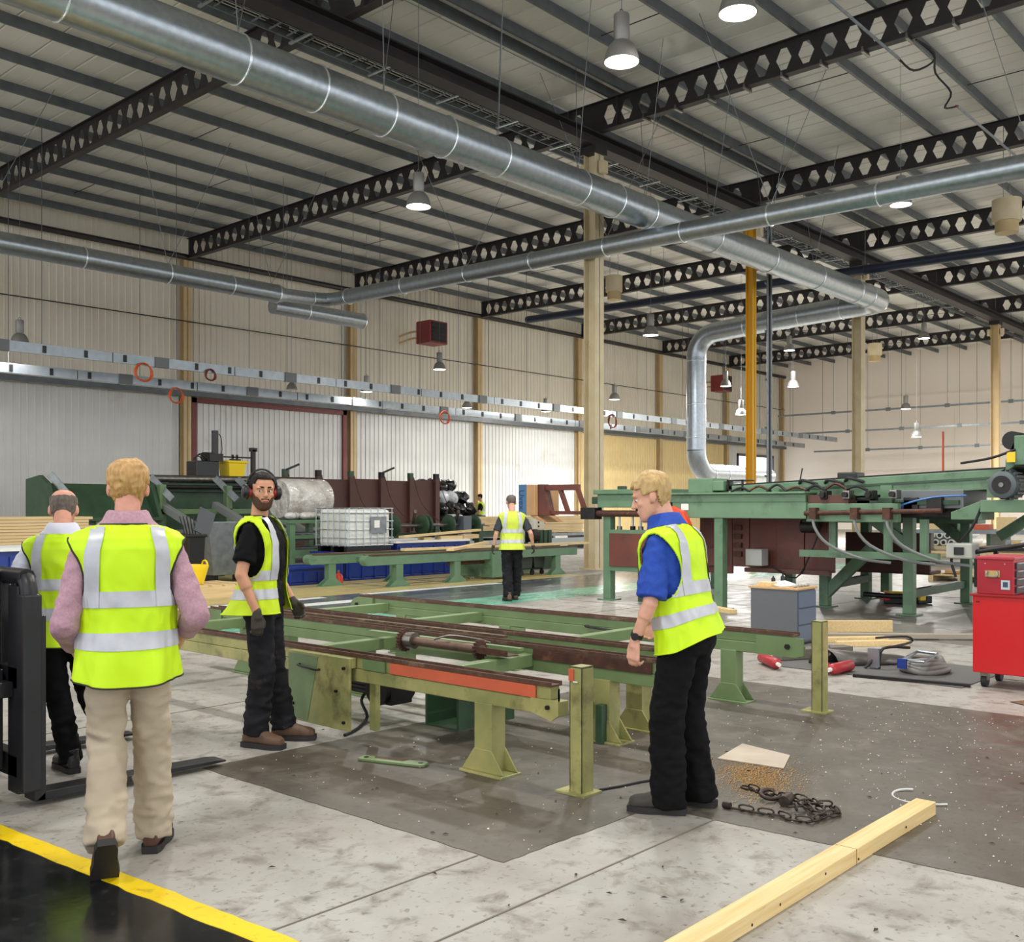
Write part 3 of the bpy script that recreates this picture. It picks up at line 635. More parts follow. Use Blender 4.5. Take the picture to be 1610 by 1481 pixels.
# motor and gearbox under the beam
MOT = MB().cyl((5.0, 5.86, .28), (5.0, 5.52, .28), .085, n=20)
for i in range(16):
    a = 2 * PI * i / 16; MOT.bar((5.0 + .092 * math.cos(a), 5.78, .28 + .092 * math.sin(a)), (5.0 + .092 * math.cos(a), 5.54, .28 + .092 * math.sin(a)), .008, .018)
mo = MOT.build('motor', mat('motor_black', (44,46,50), .4, .4), CV, smooth=40)
MB().lathe([(0, 5.93), (.07, 5.93), (.1, 5.9), (.1, 5.79), (.09, 5.79)], (5.0, 0, .28), 24, 'y').build('fan_cover', MATS['motor_black'], mo, smooth=40)
MB().cyl((5.0, 5.945, .28), (5.0, 5.93, .28), .035, n=12).build('fan_grille', steel, mo)
MB().box((4.94, 5.6, .36), (5.06, 5.74, .42)).build('terminal_box', MATS['motor_black'], mo, bevel=.008)
MB().cyl((4.86, 5.42, .26), (5.14, 5.42, .26), .12, n=22).box((4.9, 5.3, .15), (5.1, 5.52, .37)).build('gearbox', dark_metal, CV, smooth=35)
MB().tube([(4.96, 5.9, .22), (4.92, 5.95, .12), (4.85, 5.8, .03), (4.6, 5.6, .012), (4.4, 5.5, .012)], .012, 7).build('motor_cable', black_rubber, CV, smooth=60)
MB().box((4.75, 4.75, .1), (5.3, 4.77, .38)).box((4.75, 5.05, .1), (5.3, 5.07, .38)).box((4.75, 4.75, .09), (5.3, 5.07, .1)).build('drive_cradle', green_dark, CV)  # dark green colour stands in for shade under the beams
for o in CV.children:
    if o.name.split('.')[0] in ('motor', 'gearbox'): o.location += Vector((-.08, .2, 0))
# middle pair and far line
beam_line(5.5, 3.62, 8.9, green_light); beam_line(5.95, 3.62, 8.9, green_light); beam_line(7.33, 3.58, 8.85, green_light)
MB().box((5.44, 3.7, .495), (5.452, 4.7, .568)).build('edge_strip', rust, CV, label='rust brown patch of bare steel')
for x, y in ((5.5, 4.1), (5.95, 4.15), (5.5, 6.6), (5.95, 6.6), (5.5, 8.3), (5.95, 8.3)): flare_leg(CV, x, y, .42, green_lit_olive if y < 5 else green_light)
MB().box((5.38, 4.16, 0), (5.44, 4.24, .26)).box((5.38, 4.05, 0), (5.44, 4.1, .26)).build('leg_channel', green_dark, CV)
for y in (4.2, 6.65, 8.15): flare_leg(CV, 7.33, y, .42, green_light)
for y in (6.4, 7.85):
    MB().box((7.285, y, .2), (7.30, y + .32, .42)).build('leg_web', green_light, CV)
end_post(7.36, 3.46, .70, green_lit_olive)
MB().prism([(3.55, .56), (3.55, .43), (3.62, .41), (3.95, .41), (3.95, .56)], 'x', 7.27, 7.286).build('end_plate', green_light, CV); bolt(CV, (7.265, 3.68, .49), .022)
MB().prism([(8.85, .57), (8.92, .55), (8.97, .5), (8.97, .43), (8.9, .4), (8.6, .4), (8.6, .57)], 'x', 7.26, 7.4).build('end_plate', green_light, CV, bevel=.005); bolt(CV, (7.255, 8.86, .49), .02)
for y in (8.9,):
    for x in (4.38, 5.5, 5.95): MB().prism([(8.88, .57), (8.95, .54), (8.97, .48), (8.92, .41), (8.7, .41), (8.7, .57)], 'x', x - .055, x + .055).build('end_plate', green_light, CV)
for y, a, b in ((6.2, 4.42, 5.46), (4.75, 4.42, 5.46), (8.3, 4.42, 5.46), (7.0, 6.0, 7.29), (5.1, 6.0, 7.29), (8.4, 6.0, 7.29)):
    MB().box((a, y - .045, .44), (b, y + .045, .53)).build('cross_bar', green_light, CV, bevel=.006)
for y in (4.4, 5.6, 7.0, 8.2): MB().box((5.54, y - .03, .43), (5.91, y + .03, .5)).build('spacer', green_light, CV)
# idle shaft with sprockets left lying on the frame
sh = thing('sprocket_shaft', 'brown steel shaft with two toothed sprockets lying across the conveyor frame', 'shaft', (5.1, 5.4, .55))
sh_ = MB().cyl((5.08, 5.62, .585), (5.14, 4.9, .572), .034, n=16); sh_.build('shaft', mat('brown_shaft', (122,98,84), .5, .5, c2=(96,76,64), scale=12), sh, smooth=50)
sprocket((5.08, 5.64, .585), .085).build('sprocket', rust, sh); MB().cyl((5.08, 5.62, .585), (5.085, 5.54, .585), .06, n=18).build('hub', steel, sh, smooth=40)
sprocket((5.14, 4.93, .572), .07, n=16).build('sprocket', rust, sh)
MB().box((5.08, 4.62, .555), (5.2, 4.95, .562)).box((5.08, 4.62, .562), (5.088, 4.95, .6)).build('bracket_plate', rust, sh)
MB().tube([(5.05, 5.3, .62), (5.12, 5.2, .65), (5.22, 5.06, .63), (5.3, 4.98, .6)], .008, 6).build('bent_rod', steel, sh)
for i, (p, q) in enumerate((((5.3, 6.3, .575), (5.32, 4.7, .575)), ((5.72, 8.5, .585), (5.7, 5.2, .585)))):
    tag(MB().bar(p, q, .05, .02).build('guide_bar', m_railrust if i else green_light), ['long thin green guide bar lying between the first and middle rails', 'long thin rusty guide bar lying on the middle pair of rails'][i], 'bar')
MB().tube([(7.26, 5.6, .5), (7.22, 5.6, .5), (7.2, 5.3, .49), (7.26, 5.3, .49)], .012, 6).build('latch_handle', dark_metal, CV)
# ---- mid-hall transfer conveyor (two beams along the hall)
T2 = thing('transfer_conveyor', 'long low green conveyor table across the middle of the hall beside the blue tubs', 'conveyor', (15, 15.6, 0))
for y, a, b in ((15.1, 12.6, 19.0), (16.2, 12.1, 19.0)):
    MB().box((a, y - .08, .44), (b, y + .08, .63)).build('side_beam', green_teal, T2, bevel=.008)
    MB().box((a, y - .1, .63), (b, y + .1, .655)).build('top_rail', m_railrust, T2)
    MB().cyl((a, y - .09, .54), (a, y + .09, .54), .1, n=18).build('end_drum', green_teal, T2, smooth=40)
for x in (13.4, 15.0, 18.3): flare_leg(T2, x, 15.1, .45, green_teal, .18, .14, spread=.28, along='x')
for x in (12.6, 14.3, 16.4, 18.4): flare_leg(T2, x, 16.2, .45, green_teal, .18, .14, spread=.28, along='x')
MB().box((16.0, 14.96, .05), (16.75, 15.06, .6)).box((16.0, 15.06, .05), (16.04, 16.2, .5)).box((16.72, 15.06, .05), (16.75, 16.2, .5)).build('drive_housing', green_teal, T2, bevel=.008)
for x in (13.2, 14.7, 16.2, 17.8): MB().box((x, 15.15, .47), (x + .12, 16.15, .56)).build('cross_bar', green_teal, T2)
MB().cyl((14.9, 15.2, .38), (16.0, 15.25, .38), .04, n=10).build('drive_shaft', rust, T2)
# ================================================================== saw line on the right (long green machine)
SL = thing('saw_line', 'big blue-green saw line machine on tall legs, at the right of the hall', 'machine', (15, 7.5, 0))
def leg_post(x, y, h, m=green_teal, wd=.15, p=SL, name='leg'):
    MB().box((x - wd/2, y - wd/2, .02), (x + wd/2, y + wd/2, h)).build(name, m, p, bevel=.01)
    MB().box((x - wd/2 - .07, y - wd/2 - .07, 0), (x + wd/2 + .07, y + wd/2 + .07, .022)).build('foot_plate', m, p)
for x, y, h in ((13.9, 10.3, 1.5), (13.9, 9.2, 1.5), (13.7, 8.04, 1.42), (15.2, 7.05, 1.45), (17.0, 7.15, 1.6), (17.25, 6.9, 1.6), (14.85, 5.6, 1.8), (17.2, 5.57, 1.75), (17.2, 10.2, 1.5), (17.1, 8.6, 1.5)): leg_post(x, y, h)
# left end head: block, slide bar, cylinders, red oxide panel
MB().box((13.72, 9.05, 1.56), (14.5, 10.42, 1.78)).box((13.68, 9.0, 1.78), (14.55, 10.48, 1.86)).build('head_block', green_teal, SL, bevel=.012)
MB().box((13.8, 9.4, 1.86), (14.1, 9.55, 1.94)).box((13.85, 10.0, 1.86), (14.0, 10.1, 1.92)).box((13.75, 10.44, 1.62), (13.85, 10.56, 1.74)).build('head_fitting', green_dark, SL, bevel=.008)
MB().cyl((13.78, 10.7, 1.46), (13.78, 8.9, 1.46), .055, n=14).build('slide_bar', rust, SL, smooth=50)
MB().box((13.68, 10.45, 1.36), (13.9, 10.75, 1.56)).build('slide_block', dark_metal, SL, bevel=.01)
for i, y in enumerate((10.05, 9.85, 9.62, 9.4)):
    MB().cyl((13.85 + .1 * (i % 2), y, .98), (13.85 + .1 * (i % 2), y, 1.25), .045, n=12).build('cylinder_body', [steel, dark_metal][i % 2], SL, smooth=50)
    MB().cyl((13.85 + .1 * (i % 2), y, 1.25), (13.85 + .1 * (i % 2), y, 1.5), .018, n=10).build('piston_rod', galv, SL, smooth=50)
MB().box((13.76, 9.3, .58), (13.8, 10.2, 1.13)).build('red_panel', rust_red, SL, bevel=.006)
MB().box((13.8, 9.28, .5), (14.0, 10.22, .58)).box((13.8, 9.28, 1.13), (14.0, 10.22, 1.19)).build('panel_rail', green_teal, SL)
MB().tube([(13.9, 9.5, .55), (13.85, 9.35, .45), (13.86, 9.4, .2), (14.0, 9.7, .1)], .014, 6).build('hose', black_rubber, SL, smooth=60)
MB().box((13.95, 9.55, .0), (14.15, 9.75, .5)).build('inner_leg', green_dark, SL)
# orange bracket behind the fair-haired man
MB().prism([(9.05, 1.22), (8.45, 1.22), (8.6, 1.5), (8.8, 1.58), (9.05, 1.55)], 'x', 13.5, 13.62).build('guard_wing', mat('signal_orange', (222,74,44), .4), SL, bevel=.01)
# fascia beams
MB().box((13.6, 6.6, 1.4), (13.72, 8.85, 1.64)).build('fascia_beam', green_teal, SL, bevel=.01)
MB().box((13.62, 6.62, 1.64), (13.9, 8.9, 1.76)).box((13.55, 6.6, 1.76), (14.2, 9.0, 1.79)).build('upper_fascia', green_teal, SL, bevel=.008)
MB().box((13.64, 5.3, 1.36), (13.76, 6.62, 1.62)).build('fascia_beam', green_teal, SL, bevel=.01)
MB().box((13.66, 6.0, 1.62), (13.9, 6.6, 1.74)).build('brown_cover', brown_plate, SL)
MB().box((13.592, 8.55, 1.52), (13.6, 8.68, 1.62)).build('rating_plate', white_plastic, SL)
MB().box((13.9, 8.3, 1.79), (14.4, 8.75, 2.02)).box((13.88, 8.1, 1.82), (14.2, 8.3, 1.98)).build('bearing_tower', green_teal, SL, bevel=.015)
MB().box((13.95, 7.8, 1.82), (14.3, 8.08, 1.84)).box((13.95, 7.8, 1.97), (14.3, 8.08, 1.99)).box((13.95, 7.8, 1.82), (13.98, 7.83, 1.98)).box((13.95, 8.05, 1.82), (13.98, 8.08, 1.98)).build('bracket_frame', dark_metal, SL)
for i in range(7):
    y = 7.9 - i * .3; MB().tube([(13.75, y, 1.8), (13.8, y - .15, 1.86 + .02 * (i % 3)), (13.7 + .1 * (i % 2), y - .35, 1.8)], .02, 6).build('hose', [black_rubber, rust][i % 2], SL, smooth=60)
MB().box((13.9, 4.6, 1.6), (17.3, 10.3, 1.66)).build('deck_plate', green_dark, SL)
for x in (14.6, 15.6, 16.6): MB().box((x - .08, 5.2, 1.45), (x + .08, 10.2, 1.6)).build('deck_beam', green_teal, SL)
MB().box((16.9, 5.3, 1.3), (17.3, 10.2, 1.58)).build('rear_beam', green_teal, SL, bevel=.01)
# red oxide housing below the deck, divided into plates
for i, (y0, y1) in enumerate(((8.3, 8.0), (7.995, 7.53), (7.525, 7.07), (7.065, 6.6), (8.9, 8.305))):
    MB().box((14.5 + .02 * (i % 2), y1, (.62, .55, .55, .58, .5)[i]), (14.56 + .02 * (i % 2), y0, 1.4)).build('housing_plate', rust_red, SL, bevel=.006)
MB().box((14.4, 8.42, .62), (14.44, 8.78, .9)).build('housing_plate', rust_red, SL)
for k in range(4): MB().box((14.46, 8.15 - .03, .78 + .14 * k), (14.5, 8.26, .86 + .14 * k)).build('louvre', rust, SL)
MB().box((14.35, 6.6, .55), (14.45, 8.0, .62)).build('housing_rail', brown_plate, SL)
MB().box((16.5, 5.9, .5), (16.56, 7.3, 1.15)).box((16.56, 5.9, .48), (17.0, 7.3, .54)).build('rear_guard', brown_plate, SL, bevel=.01)
MB().tube([(15.6, 5.9, 1.2), (15.6, 5.9, .3), (15.6, 6.0, .2), (15.6, 6.6, .2)], .04, 8).build('guard_hoop', dark_metal, SL, smooth=60)
MB().box((14.2, 7.62, .66), (14.42, 7.9, .92)).build('control_box', mat('grey_control_box', (176,178,174), .45), SL, bevel=.012)
MB().tube([(14.3, 7.5, .66), (14.3, 7.1, .5), (14.4, 6.9, .9), (14.4, 6.7, 1.4)], .012, 6).build('hose', black_rubber, SL, smooth=60)
MB().cyl((14.3, 7.0, 1.28), (14.3, 6.75, 1.28), .1, n=18).box((14.2, 6.78, 1.34), (14.4, 6.95, 1.42)).build('hydraulic_motor', dark_metal, SL, smooth=40)
MB().box((14.05, 4.7, 1.42), (14.8, 6.9, 1.74)).build('underside_box', dark_metal, SL, bevel=.02)
for i in range(6): MB().box((13.85 + .05 * (i % 2), 4.8 + i * .33, 1.5 + .03 * (i % 3)), (14.05, 5.0 + i * .33, 1.7)).build('valve', [dark_metal, black_steel, green_dark][i % 3], SL, bevel=.01)
# linkage and clutter on the fascia right part
for i in range(4):
    y = 6.35 - i * .33
    MB().box((13.62, y - .05, 1.68), (13.8, y + .05, 1.8)).build('clamp_block', [dark_metal, steel][i % 2], SL, bevel=.01)
    MB().cyl((13.64, y, 1.74), (13.56, y, 1.74), .04, n=12).build('roller', dark_metal, SL, smooth=40)
MB().cyl((13.56, 6.6, 1.48), (13.56, 4.7, 1.52), .035, n=10).build('torque_shaft', rust, SL, smooth=50)
for i, y in enumerate((6.45, 5.85, 5.4)):
    MB().tube([(13.55, y, 1.5), (13.5, y - .02, 1.3), (13.55, y - .2, 1.05), (13.7, y - .6, .86), (13.9, y - .95, .8)], .022, 6).build('bent_bar', mat('worn_grey_steel', (126,130,128)), SL, smooth=60)
    MB().box((13.48, y - .05, 1.4), (13.6, y + .05, 1.56)).build('bracket', rust, SL)
MB().box((14.0, 4.9, .84), (14.1, 6.9, .94)).build('low_rail', green_teal, SL)
for y in (6.4, 5.6, 5.1): MB().box((14.02, y - .05, .94), (14.1, y + .05, 1.4)).build('drop_post', green_teal, SL)
# braces
for (p, q) in (((14.85, 5.6, 1.0), (14.85, 6.45, 1.62)), ((17.2, 5.57, 1.0), (17.2, 6.45, 1.7)), ((15.2, 7.05, .2), (15.2, 6.3, .95)), ((17.0, 5.0, 1.1), (17.0, 4.2, 1.65))): MB().bar(p, q, .16, .12, (1, 0, 0)).build('brace', green_teal, SL)
for x, y in ((14.83, 5.62), (17.18, 5.6)): MB().prism([(y + .1, .98), (y + .1, 1.42), (y + .55, 1.42)], 'x', x - .01, x + .01).build('gusset', green_teal, SL)
for p, q in (((17.2, 5.6, .32), (14.9, 5.62, .3)), ((15.2, 7.0, .34), (17.0, 7.1, .36)), ((14.85, 5.6, 1.72), (17.2, 5.6, 1.72)), ((15.2, 7.05, 1.4), (17.1, 7.1, 1.5))): MB().bar(p, q, .1, .12).build('tie_bar', green_dark, SL)
# inclined conveyor rising to the right
def inc(y, off=0): return 1.80 + (7.2 - y) * .042 + off
for x in (14.0, 15.0):
    MB().bar((x, 8.0, inc(8.0)), (x, 4.0, inc(4.0)), .08, .26).build('incline_side', green_teal, SL, bevel=.01)
    MB().bar((x - .05, 7.2, inc(7.2, .02)), (x - .05, 4.2, inc(4.2, .02)), .02, .03).build('incline_seam', green_dark, SL)
MB().bar((14.5, 8.1, inc(8.1, .14)), (14.5, 4.0, inc(4.0, .14)), 1.05, .025).build('belt', black_rubber, SL)
MB().cyl((13.96, 4.0, inc(4.0, .01)), (15.05, 4.0, inc(4.0, .01)), .125, n=22).build('head_drum', black_rubber, SL, smooth=50)
for y, h_ in ((4.1, .24), (5.5, .3)): MB().box((13.94, y, inc(y) - h_), (14.06, y + .16, inc(y))).build('incline_bracket', green_teal, SL)
for y in (6.9, 6.3): MB().box((13.9, y, inc(y) - .2), (14.1, y + .18, inc(y) - .12)).build('incline_bracket', dark_metal, SL)
MB().box((13.95, 4.55, 1.55), (14.9, 5.5, 1.8)).build('cross_channel', mat('grey_channel', (112,116,118), .5, .3), SL, bevel=.01)
for (y, z) in ((6.9, 1.9), (6.2, 1.92), (6.5, 1.9)): MB().tube([(14.0, y, z), (13.9, y - .1, z + .06), (13.95, y - .3, z)], .025, 6).build('hose', black_rubber, SL, smooth=60)
MB().tube([(14.0, 6.9, 1.9), (14.0, 6.85, 2.14)], .01, 5).build('whisker_rod', dark_metal, SL)
MB().box((14.4, 6.2, 1.97), (14.7, 6.5, 2.08)).build('sensor_box', black_plastic, SL, bevel=.02)
m_bhose = mat('blue_air_hose', (58,110,176), .4)
MB().tube([(13.9, 4.5, 1.72), (13.85, 4.9, 1.7), (13.8, 5.3, 1.6), (13.8, 5.7, 1.42), (13.85, 5.95, 1.36)], .014, 6).build('air_hose', m_bhose, SL, smooth=60)
MB().tube([(14.0, 4.6, 1.7), (13.95, 5.1, 1.66), (13.9, 5.5, 1.5)], .01, 6).build('air_hose', m_bhose, SL, smooth=60)
MB().box((13.9, 5.2, 1.5), (14.1, 5.45, 1.64)).build('valve_block', mat('navy_valve', (34,44,84), .4), SL, bevel=.01)
# right end: head stock, gear motor, base
MB().box((13.9, 3.2, 2.1), (15.2, 3.92, 2.48)).prism([(3.92, 2.1), (4.04, 2.0), (4.04, 2.16), (3.92, 2.48)], 'x', 13.95, 15.0).box((13.95, 3.2, 2.48), (15.0, 3.75, 2.62)).build('head_stock', green_teal, SL, bevel=.015)
MB().box((13.88, 3.9, 2.14), (13.9, 4.0, 2.27)).build('warning_plate', mat('warning_yellow', (236,196,40), .5), SL)
MB().cyl((13.95, 3.96, 2.42), (14.6, 3.96, 2.42), .12, n=16).build('guard_roll', black_rubber, SL, smooth=50)
GM = MB().cyl((13.72, 4.0, 1.85), (14.2, 4.0, 1.85), .17, n=24)
for i in range(20):
    a = 2 * PI * i / 20; GM.bar((13.82, 4.0 + .18 * math.cos(a), 1.85 + .18 * math.sin(a)), (14.15, 4.0 + .18 * math.cos(a), 1.85 + .18 * math.sin(a)), .012, .03)
gm = GM.build('gear_motor', mat('motor_grey', (88,96,98), .45, .3), SL, smooth=40)
MB().lathe([(0, 13.66), (.12, 13.66), (.17, 13.68), (.175, 13.8)], (0, 4.0, 1.85), 26, 'x').build('fan_cover', MATS['motor_grey'], gm, smooth=40)
MB().lathe([(0, 13.65), (.115, 13.65), (.115, 13.66)], (0, 4.0, 1.85), 24, 'x').build('fan_grille', dark_metal, gm); MB().lathe([(0, 13.64), (.03, 13.64), (.03, 13.655)], (0, 4.0, 1.85), 14, 'x').build('fan_hub', steel, gm)
MB().box((13.8, 3.1, 1.5), (15.2, 4.3, 1.66)).prism([(4.3, 1.66), (4.7, 1.5), (4.7, 1.4), (4.3, 1.4)], 'x', 13.9, 14.4).build('motor_base', green_teal, SL, bevel=.01)
MB().box((14.1, 3.0, .1), (15.3, 3.75, 1.5)).build('base_housing', mat('dark_brown_housing', (84,66,56), .55, 0, c2=(62,50,44), scale=3), SL, bevel=.02)
MB().box((13.95, 3.5, 1.66), (14.2, 3.62, 2.14)).box((14.1, 3.1, 1.66), (15.1, 3.45, 2.14)).build('head_neck', dark_metal, SL)
MB().cyl((13.8, 4.55, .95), (13.8, 3.2, 1.2), .03, n=10).build('lever', dark_metal, SL, smooth=50)
MB().box((13.65, 4.35, .9), (13.95, 4.68, 1.1)).build('limit_box', mat('grey_limit_box', (168,168,160), .5), SL, bevel=.02); MB().box((13.63, 4.45, .95), (13.652, 4.57, 1.05)).build('limit_window', black_plastic, SL)
MB().tube([(13.9, 4.3, 1.6), (13.8, 4.4, 1.3), (13.8, 4.65, .95), (13.8, 4.6, .65)], .018, 6).build('hose', black_rubber, SL, smooth=60)
MB().tube([(13.9, 3.9, 2.3), (13.9, 4.2, 2.2), (14.0, 4.6, 2.15)], .018, 6).build('hose', black_rubber, SL, smooth=60)
# swing frame with two cartons, sticking out to the left of the head
SF = thing('swing_frame', 'brown steel swing frame with slanted bars reaching out left of the saw line', 'frame', (13.78, 11, 1.46))
MB().box((13.74, 10.6, 1.44), (13.82, 11.66, 1.5)).build('lower_arm', rust_red, SF); MB().box((13.74, 10.85, 1.86), (13.82, 11.7, 1.96)).build('upper_arm', rust_red, SF)
for a, b in ((10.72, 10.88), (11.1, 11.27), (11.5, 11.66)): MB().bar((13.78, a, 1.49), (13.78, b, 1.88), .07, .06, (1, 0, 0)).build('slanted_bar', rust_red, SF)
MB().prism([(11.45, 1.42), (11.7, 1.42), (11.72, 1.97), (11.6, 1.97)], 'x', 13.7, 13.86).build('end_plate', rust_red, SF)
m_card = mat('cardboard', (190,150,108), .8, 0, c2=(176,136,94), scale=4); m_cblue = mat('blue_carton_print', (70,110,146), .7)
BX = thing('carton', 'cardboard carton with a blue printed side on the end of the swing frame', 'box', (13.9, 12.2, 1.42))
MB().box((13.62, 11.73, 1.42), (14.3, 11.92, 1.965)).build('carton_body', m_card, BX, bevel=.005)
MB().box((13.615, 11.922, 1.415), (14.305, 12.1, 1.97)).build('blue_side', m_cblue, BX, bevel=.005)
MB().prism([(11.75, 1.42), (11.87, 1.42), (11.65, 1.33), (11.53, 1.3)], 'x', 13.65, 14.2).build('open_flap', m_card, BX)
tc = bpy.data.curves.new('print', 'FONT'); tc.body = 'Uvex'; tc.size = .17; tc.extrude = .001; tc.align_x = 'CENTER'; tc.align_y = 'CENTER'
to = bpy.data.objects.new('print', tc); COL.objects.link(to); to.data.materials.append(mat('navy_print', (28,52,104), .7)); 
to.matrix_basis = Matrix(((0,0,-1,13.613-13.9),(0,-1,0,12.03-12.2),(-1,0,0,.275),(0,0,0,1)))
bpy.context.view_layer.update(); tm = bpy.data.meshes.new_from_object(to.evaluated_get(bpy.context.evaluated_depsgraph_get())); mb_ = to.matrix_basis.copy(); bpy.data.objects.remove(to)
to = bpy.data.objects.new('print', tm); COL.objects.link(to); to.parent = BX; to.matrix_basis = mb_
if not tm.materials: tm.materials.append(MATS['navy_print'])

# ================================================================== left background: log deck, rusty skip, roll, tote, tubs
LD = thing('log_deck', 'dark green log deck with sloping arms and top pipe, in the left background', 'machine', (12.5, 22.5, 0))
MB().prism([(21.6, .3), (23.6, .3), (23.6, 2.2), (22.9, 2.28), (22.5, 2.1)], 'x', 9.75, 9.85).build('side_plate', green_dark, LD, bevel=.01)
MB().prism([(21.6, .3), (23.6, .3), (23.6, 2.2), (22.9, 2.28), (22.5, 2.1)], 'x', 12.2, 12.3).build('side_plate', green_dark, LD, bevel=.01)
MB().prism([(22.9, 2.1), (23.0, 2.1), (22.3, 1.2), (22.2, 1.2)], 'x', 9.85, 12.2).build('sloped_plate', green_dark, LD)
MB().box((9.85, 22.0, .9), (12.2, 22.1, 1.25)).box((9.85, 21.9, 1.25), (12.2, 22.3, 1.33)).build('front_plate', green_dark, LD, bevel=.01)
MB().box((10.6, 21.94, .95), (10.7, 22.0, 1.25)).box((11.5, 21.94, .95), (11.6, 22.0, 1.25)).build('stiffener', green_paint, LD)
MB().cyl((12.2, 23.0, 2.26), (17.0, 23.0, 2.3), .09, n=16).build('top_pipe', steel, LD, smooth=50); MB().box((12.3, 23.05, 1.95), (17.0, 23.2, 2.15)).build('top_beam', green_dark, LD)
MB().cyl((12.3, 22.9, 2.06), (17.0, 22.9, 2.08), .05, n=12).build('idler_pipe', dark_metal, LD, smooth=50)
MB().box((12.3, 23.2, .6), (17.0, 23.26, 1.95)).build('back_plate', green_dark, LD); MB().box((12.3, 22.3, 1.4), (17.0, 22.42, 1.52)).build('mid_beam', green_paint, LD); MB().box((12.3, 22.0, .95), (17.0, 22.1, 1.03)).build('low_beam', galv_dull, LD)
for x in (12.4, 14.2, 15.6, 16.9): MB().box((x - .08, 22.3, 0), (x + .08, 22.46, 2.1)).build('leg', green_paint, LD)
for x in (9.95, 12.35, 14.1, 14.75): MB().bar((x, 22.8, 2.3), (x + .12, 22.0, 1.75), .03, .16, (0, 1, 1)).build('stop_arm', galv_dull, LD)
for x in (12.45, 13.9, 15.2): MB().bar((x, 22.5, 1.62), (x + .25, 19.9, .62), .16, .18).build('chute_arm', mat('worn_grey_steel', (126,130,128), .45, .4, c2=(96,100,98), scale=5), LD, bevel=.01)
MB().box((12.6, 20.3, 0), (12.8, 20.45, .8)).box((15.2, 20.3, 0), (15.4, 20.45, .8)).build('chute_leg', green_dark, LD)
HP = thing('hydraulic_pack', 'black hydraulic power pack with a tall cylinder on top of the log deck', 'machine', (13.5, 23.4, 2.35))
MB().box((13.0, 23.1, 1.95), (17.0, 24.0, 2.35)).build('shelf', green_dark, HP)
MB().box((13.82, 23.2, 2.35), (14.47, 23.7, 2.75)).build('oil_tank', black_plastic, HP, bevel=.02); MB().cyl((14.47, 23.4, 2.35), (14.47, 23.4, 3.55), .09, n=16).build('cylinder', black_plastic, HP, smooth=50)
MB().cyl((14.12, 23.4, 2.86), (14.47, 23.4, 2.86), .12, n=16).box((14.22, 23.25, 2.75), (14.62, 23.55, 2.95)).build('pump', black_steel, HP, smooth=40)
for i in range(3): MB().tube(bend((13.97, 23.4 - .1*i, 2.75), PI, 0, .12 + .03*i, ((1,0,0),(0,0,1)), 8), .014, 6).build('hose', black_rubber, HP, smooth=60)
MB().tube([(14.50, 23.4, 3.5), (14.64, 23.4, 3.4), (14.67, 23.4, 3.0), (14.57, 23.4, 2.85)], .012, 6).build('hose', black_rubber, HP, smooth=60)
MB().box((15.57, 23.35, 2.35), (15.67, 23.45, 3.1)).box((14.62, 23.38, 2.86), (15.62, 23.42, 2.9)).box((15.52, 23.35, 3.05), (15.72, 23.45, 3.15)).build('gantry_post', black_steel, HP)
YB = thing('yellow_tub', 'yellow plastic tub standing on the log deck beside the black power pack', 'tub', (15.07, 23.4, 2.35))
MB().loft([[(14.98 + a * w, 23.4 + b * w, z) for a, b in ((-1,-1),(1,-1),(1,1),(-1,1))] for z, w in ((2.36, .22), (2.72, .26), (2.72, .29), (2.78, .29), (2.78, .24), (2.4, .2))]).build('tub_body', mat('yellow_plastic', (240,206,20), .4), YB, bevel=.012)
MB().box((14.97, 23.38, 2.76), (15.02, 23.42, 2.95)).box((15.10, 23.38, 2.76), (15.15, 23.42, 2.95)).box((14.92, 23.36, 2.8), (15.22, 23.44, 2.83)).build('handle', black_steel, YB)
# rusty skip
SK = thing('steel_skip', 'large brown rusty steel skip with posts along its front, in the middle background', 'skip', (20, 24.5, 0))
for i in range(5): MB().box((17 + i * 1.2, 24.0, .35), (18.19 + i * 1.2, 24.06, 2.42 - .03 * (i % 2))).build('front_plate', brown_plate, SK, bevel=.006)
MB().box((17, 26.2, .35), (23, 26.26, 2.4)).build('back_plate', brown_plate, SK); MB().box((17, 24.0, .35), (17.06, 26.26, 2.4)).build('end_plate', brown_plate, SK); MB().box((22.94, 24.0, .35), (23, 26.26, 2.4)).build('end_plate', green_dark, SK)
MB().box((17, 24, .25), (23, 26.26, .36)).build('floor_plate', brown_plate, SK)
for i, x in enumerate((17.05, 18.2, 19.4, 20.6, 21.8, 22.92)):
    MB().box((x - .09, 23.88, 0), (x + .09, 24.0, 2.46)).build('post', brown_plate, SK)
    MB().box((x - .08, 23.9, 2.46), (x + .08, 24.02, 2.64)).build('post_cap', [green_dark, dark_metal][i % 2], SK)
    if i in (0, 3): MB().bar((x, 23.9, 2.62), (x + .3, 23.7, 2.78), .05, .06).build('hook_arm', dark_metal, SK)
    MB().tube([(x, 23.8, 2.5), (x + .15, 23.6, 1.7), (x + .6, 23.2, 1.1), (x + 1.1, 22.6, .95)], .013, 5).build('chain_guide', rust, SK, smooth=60)
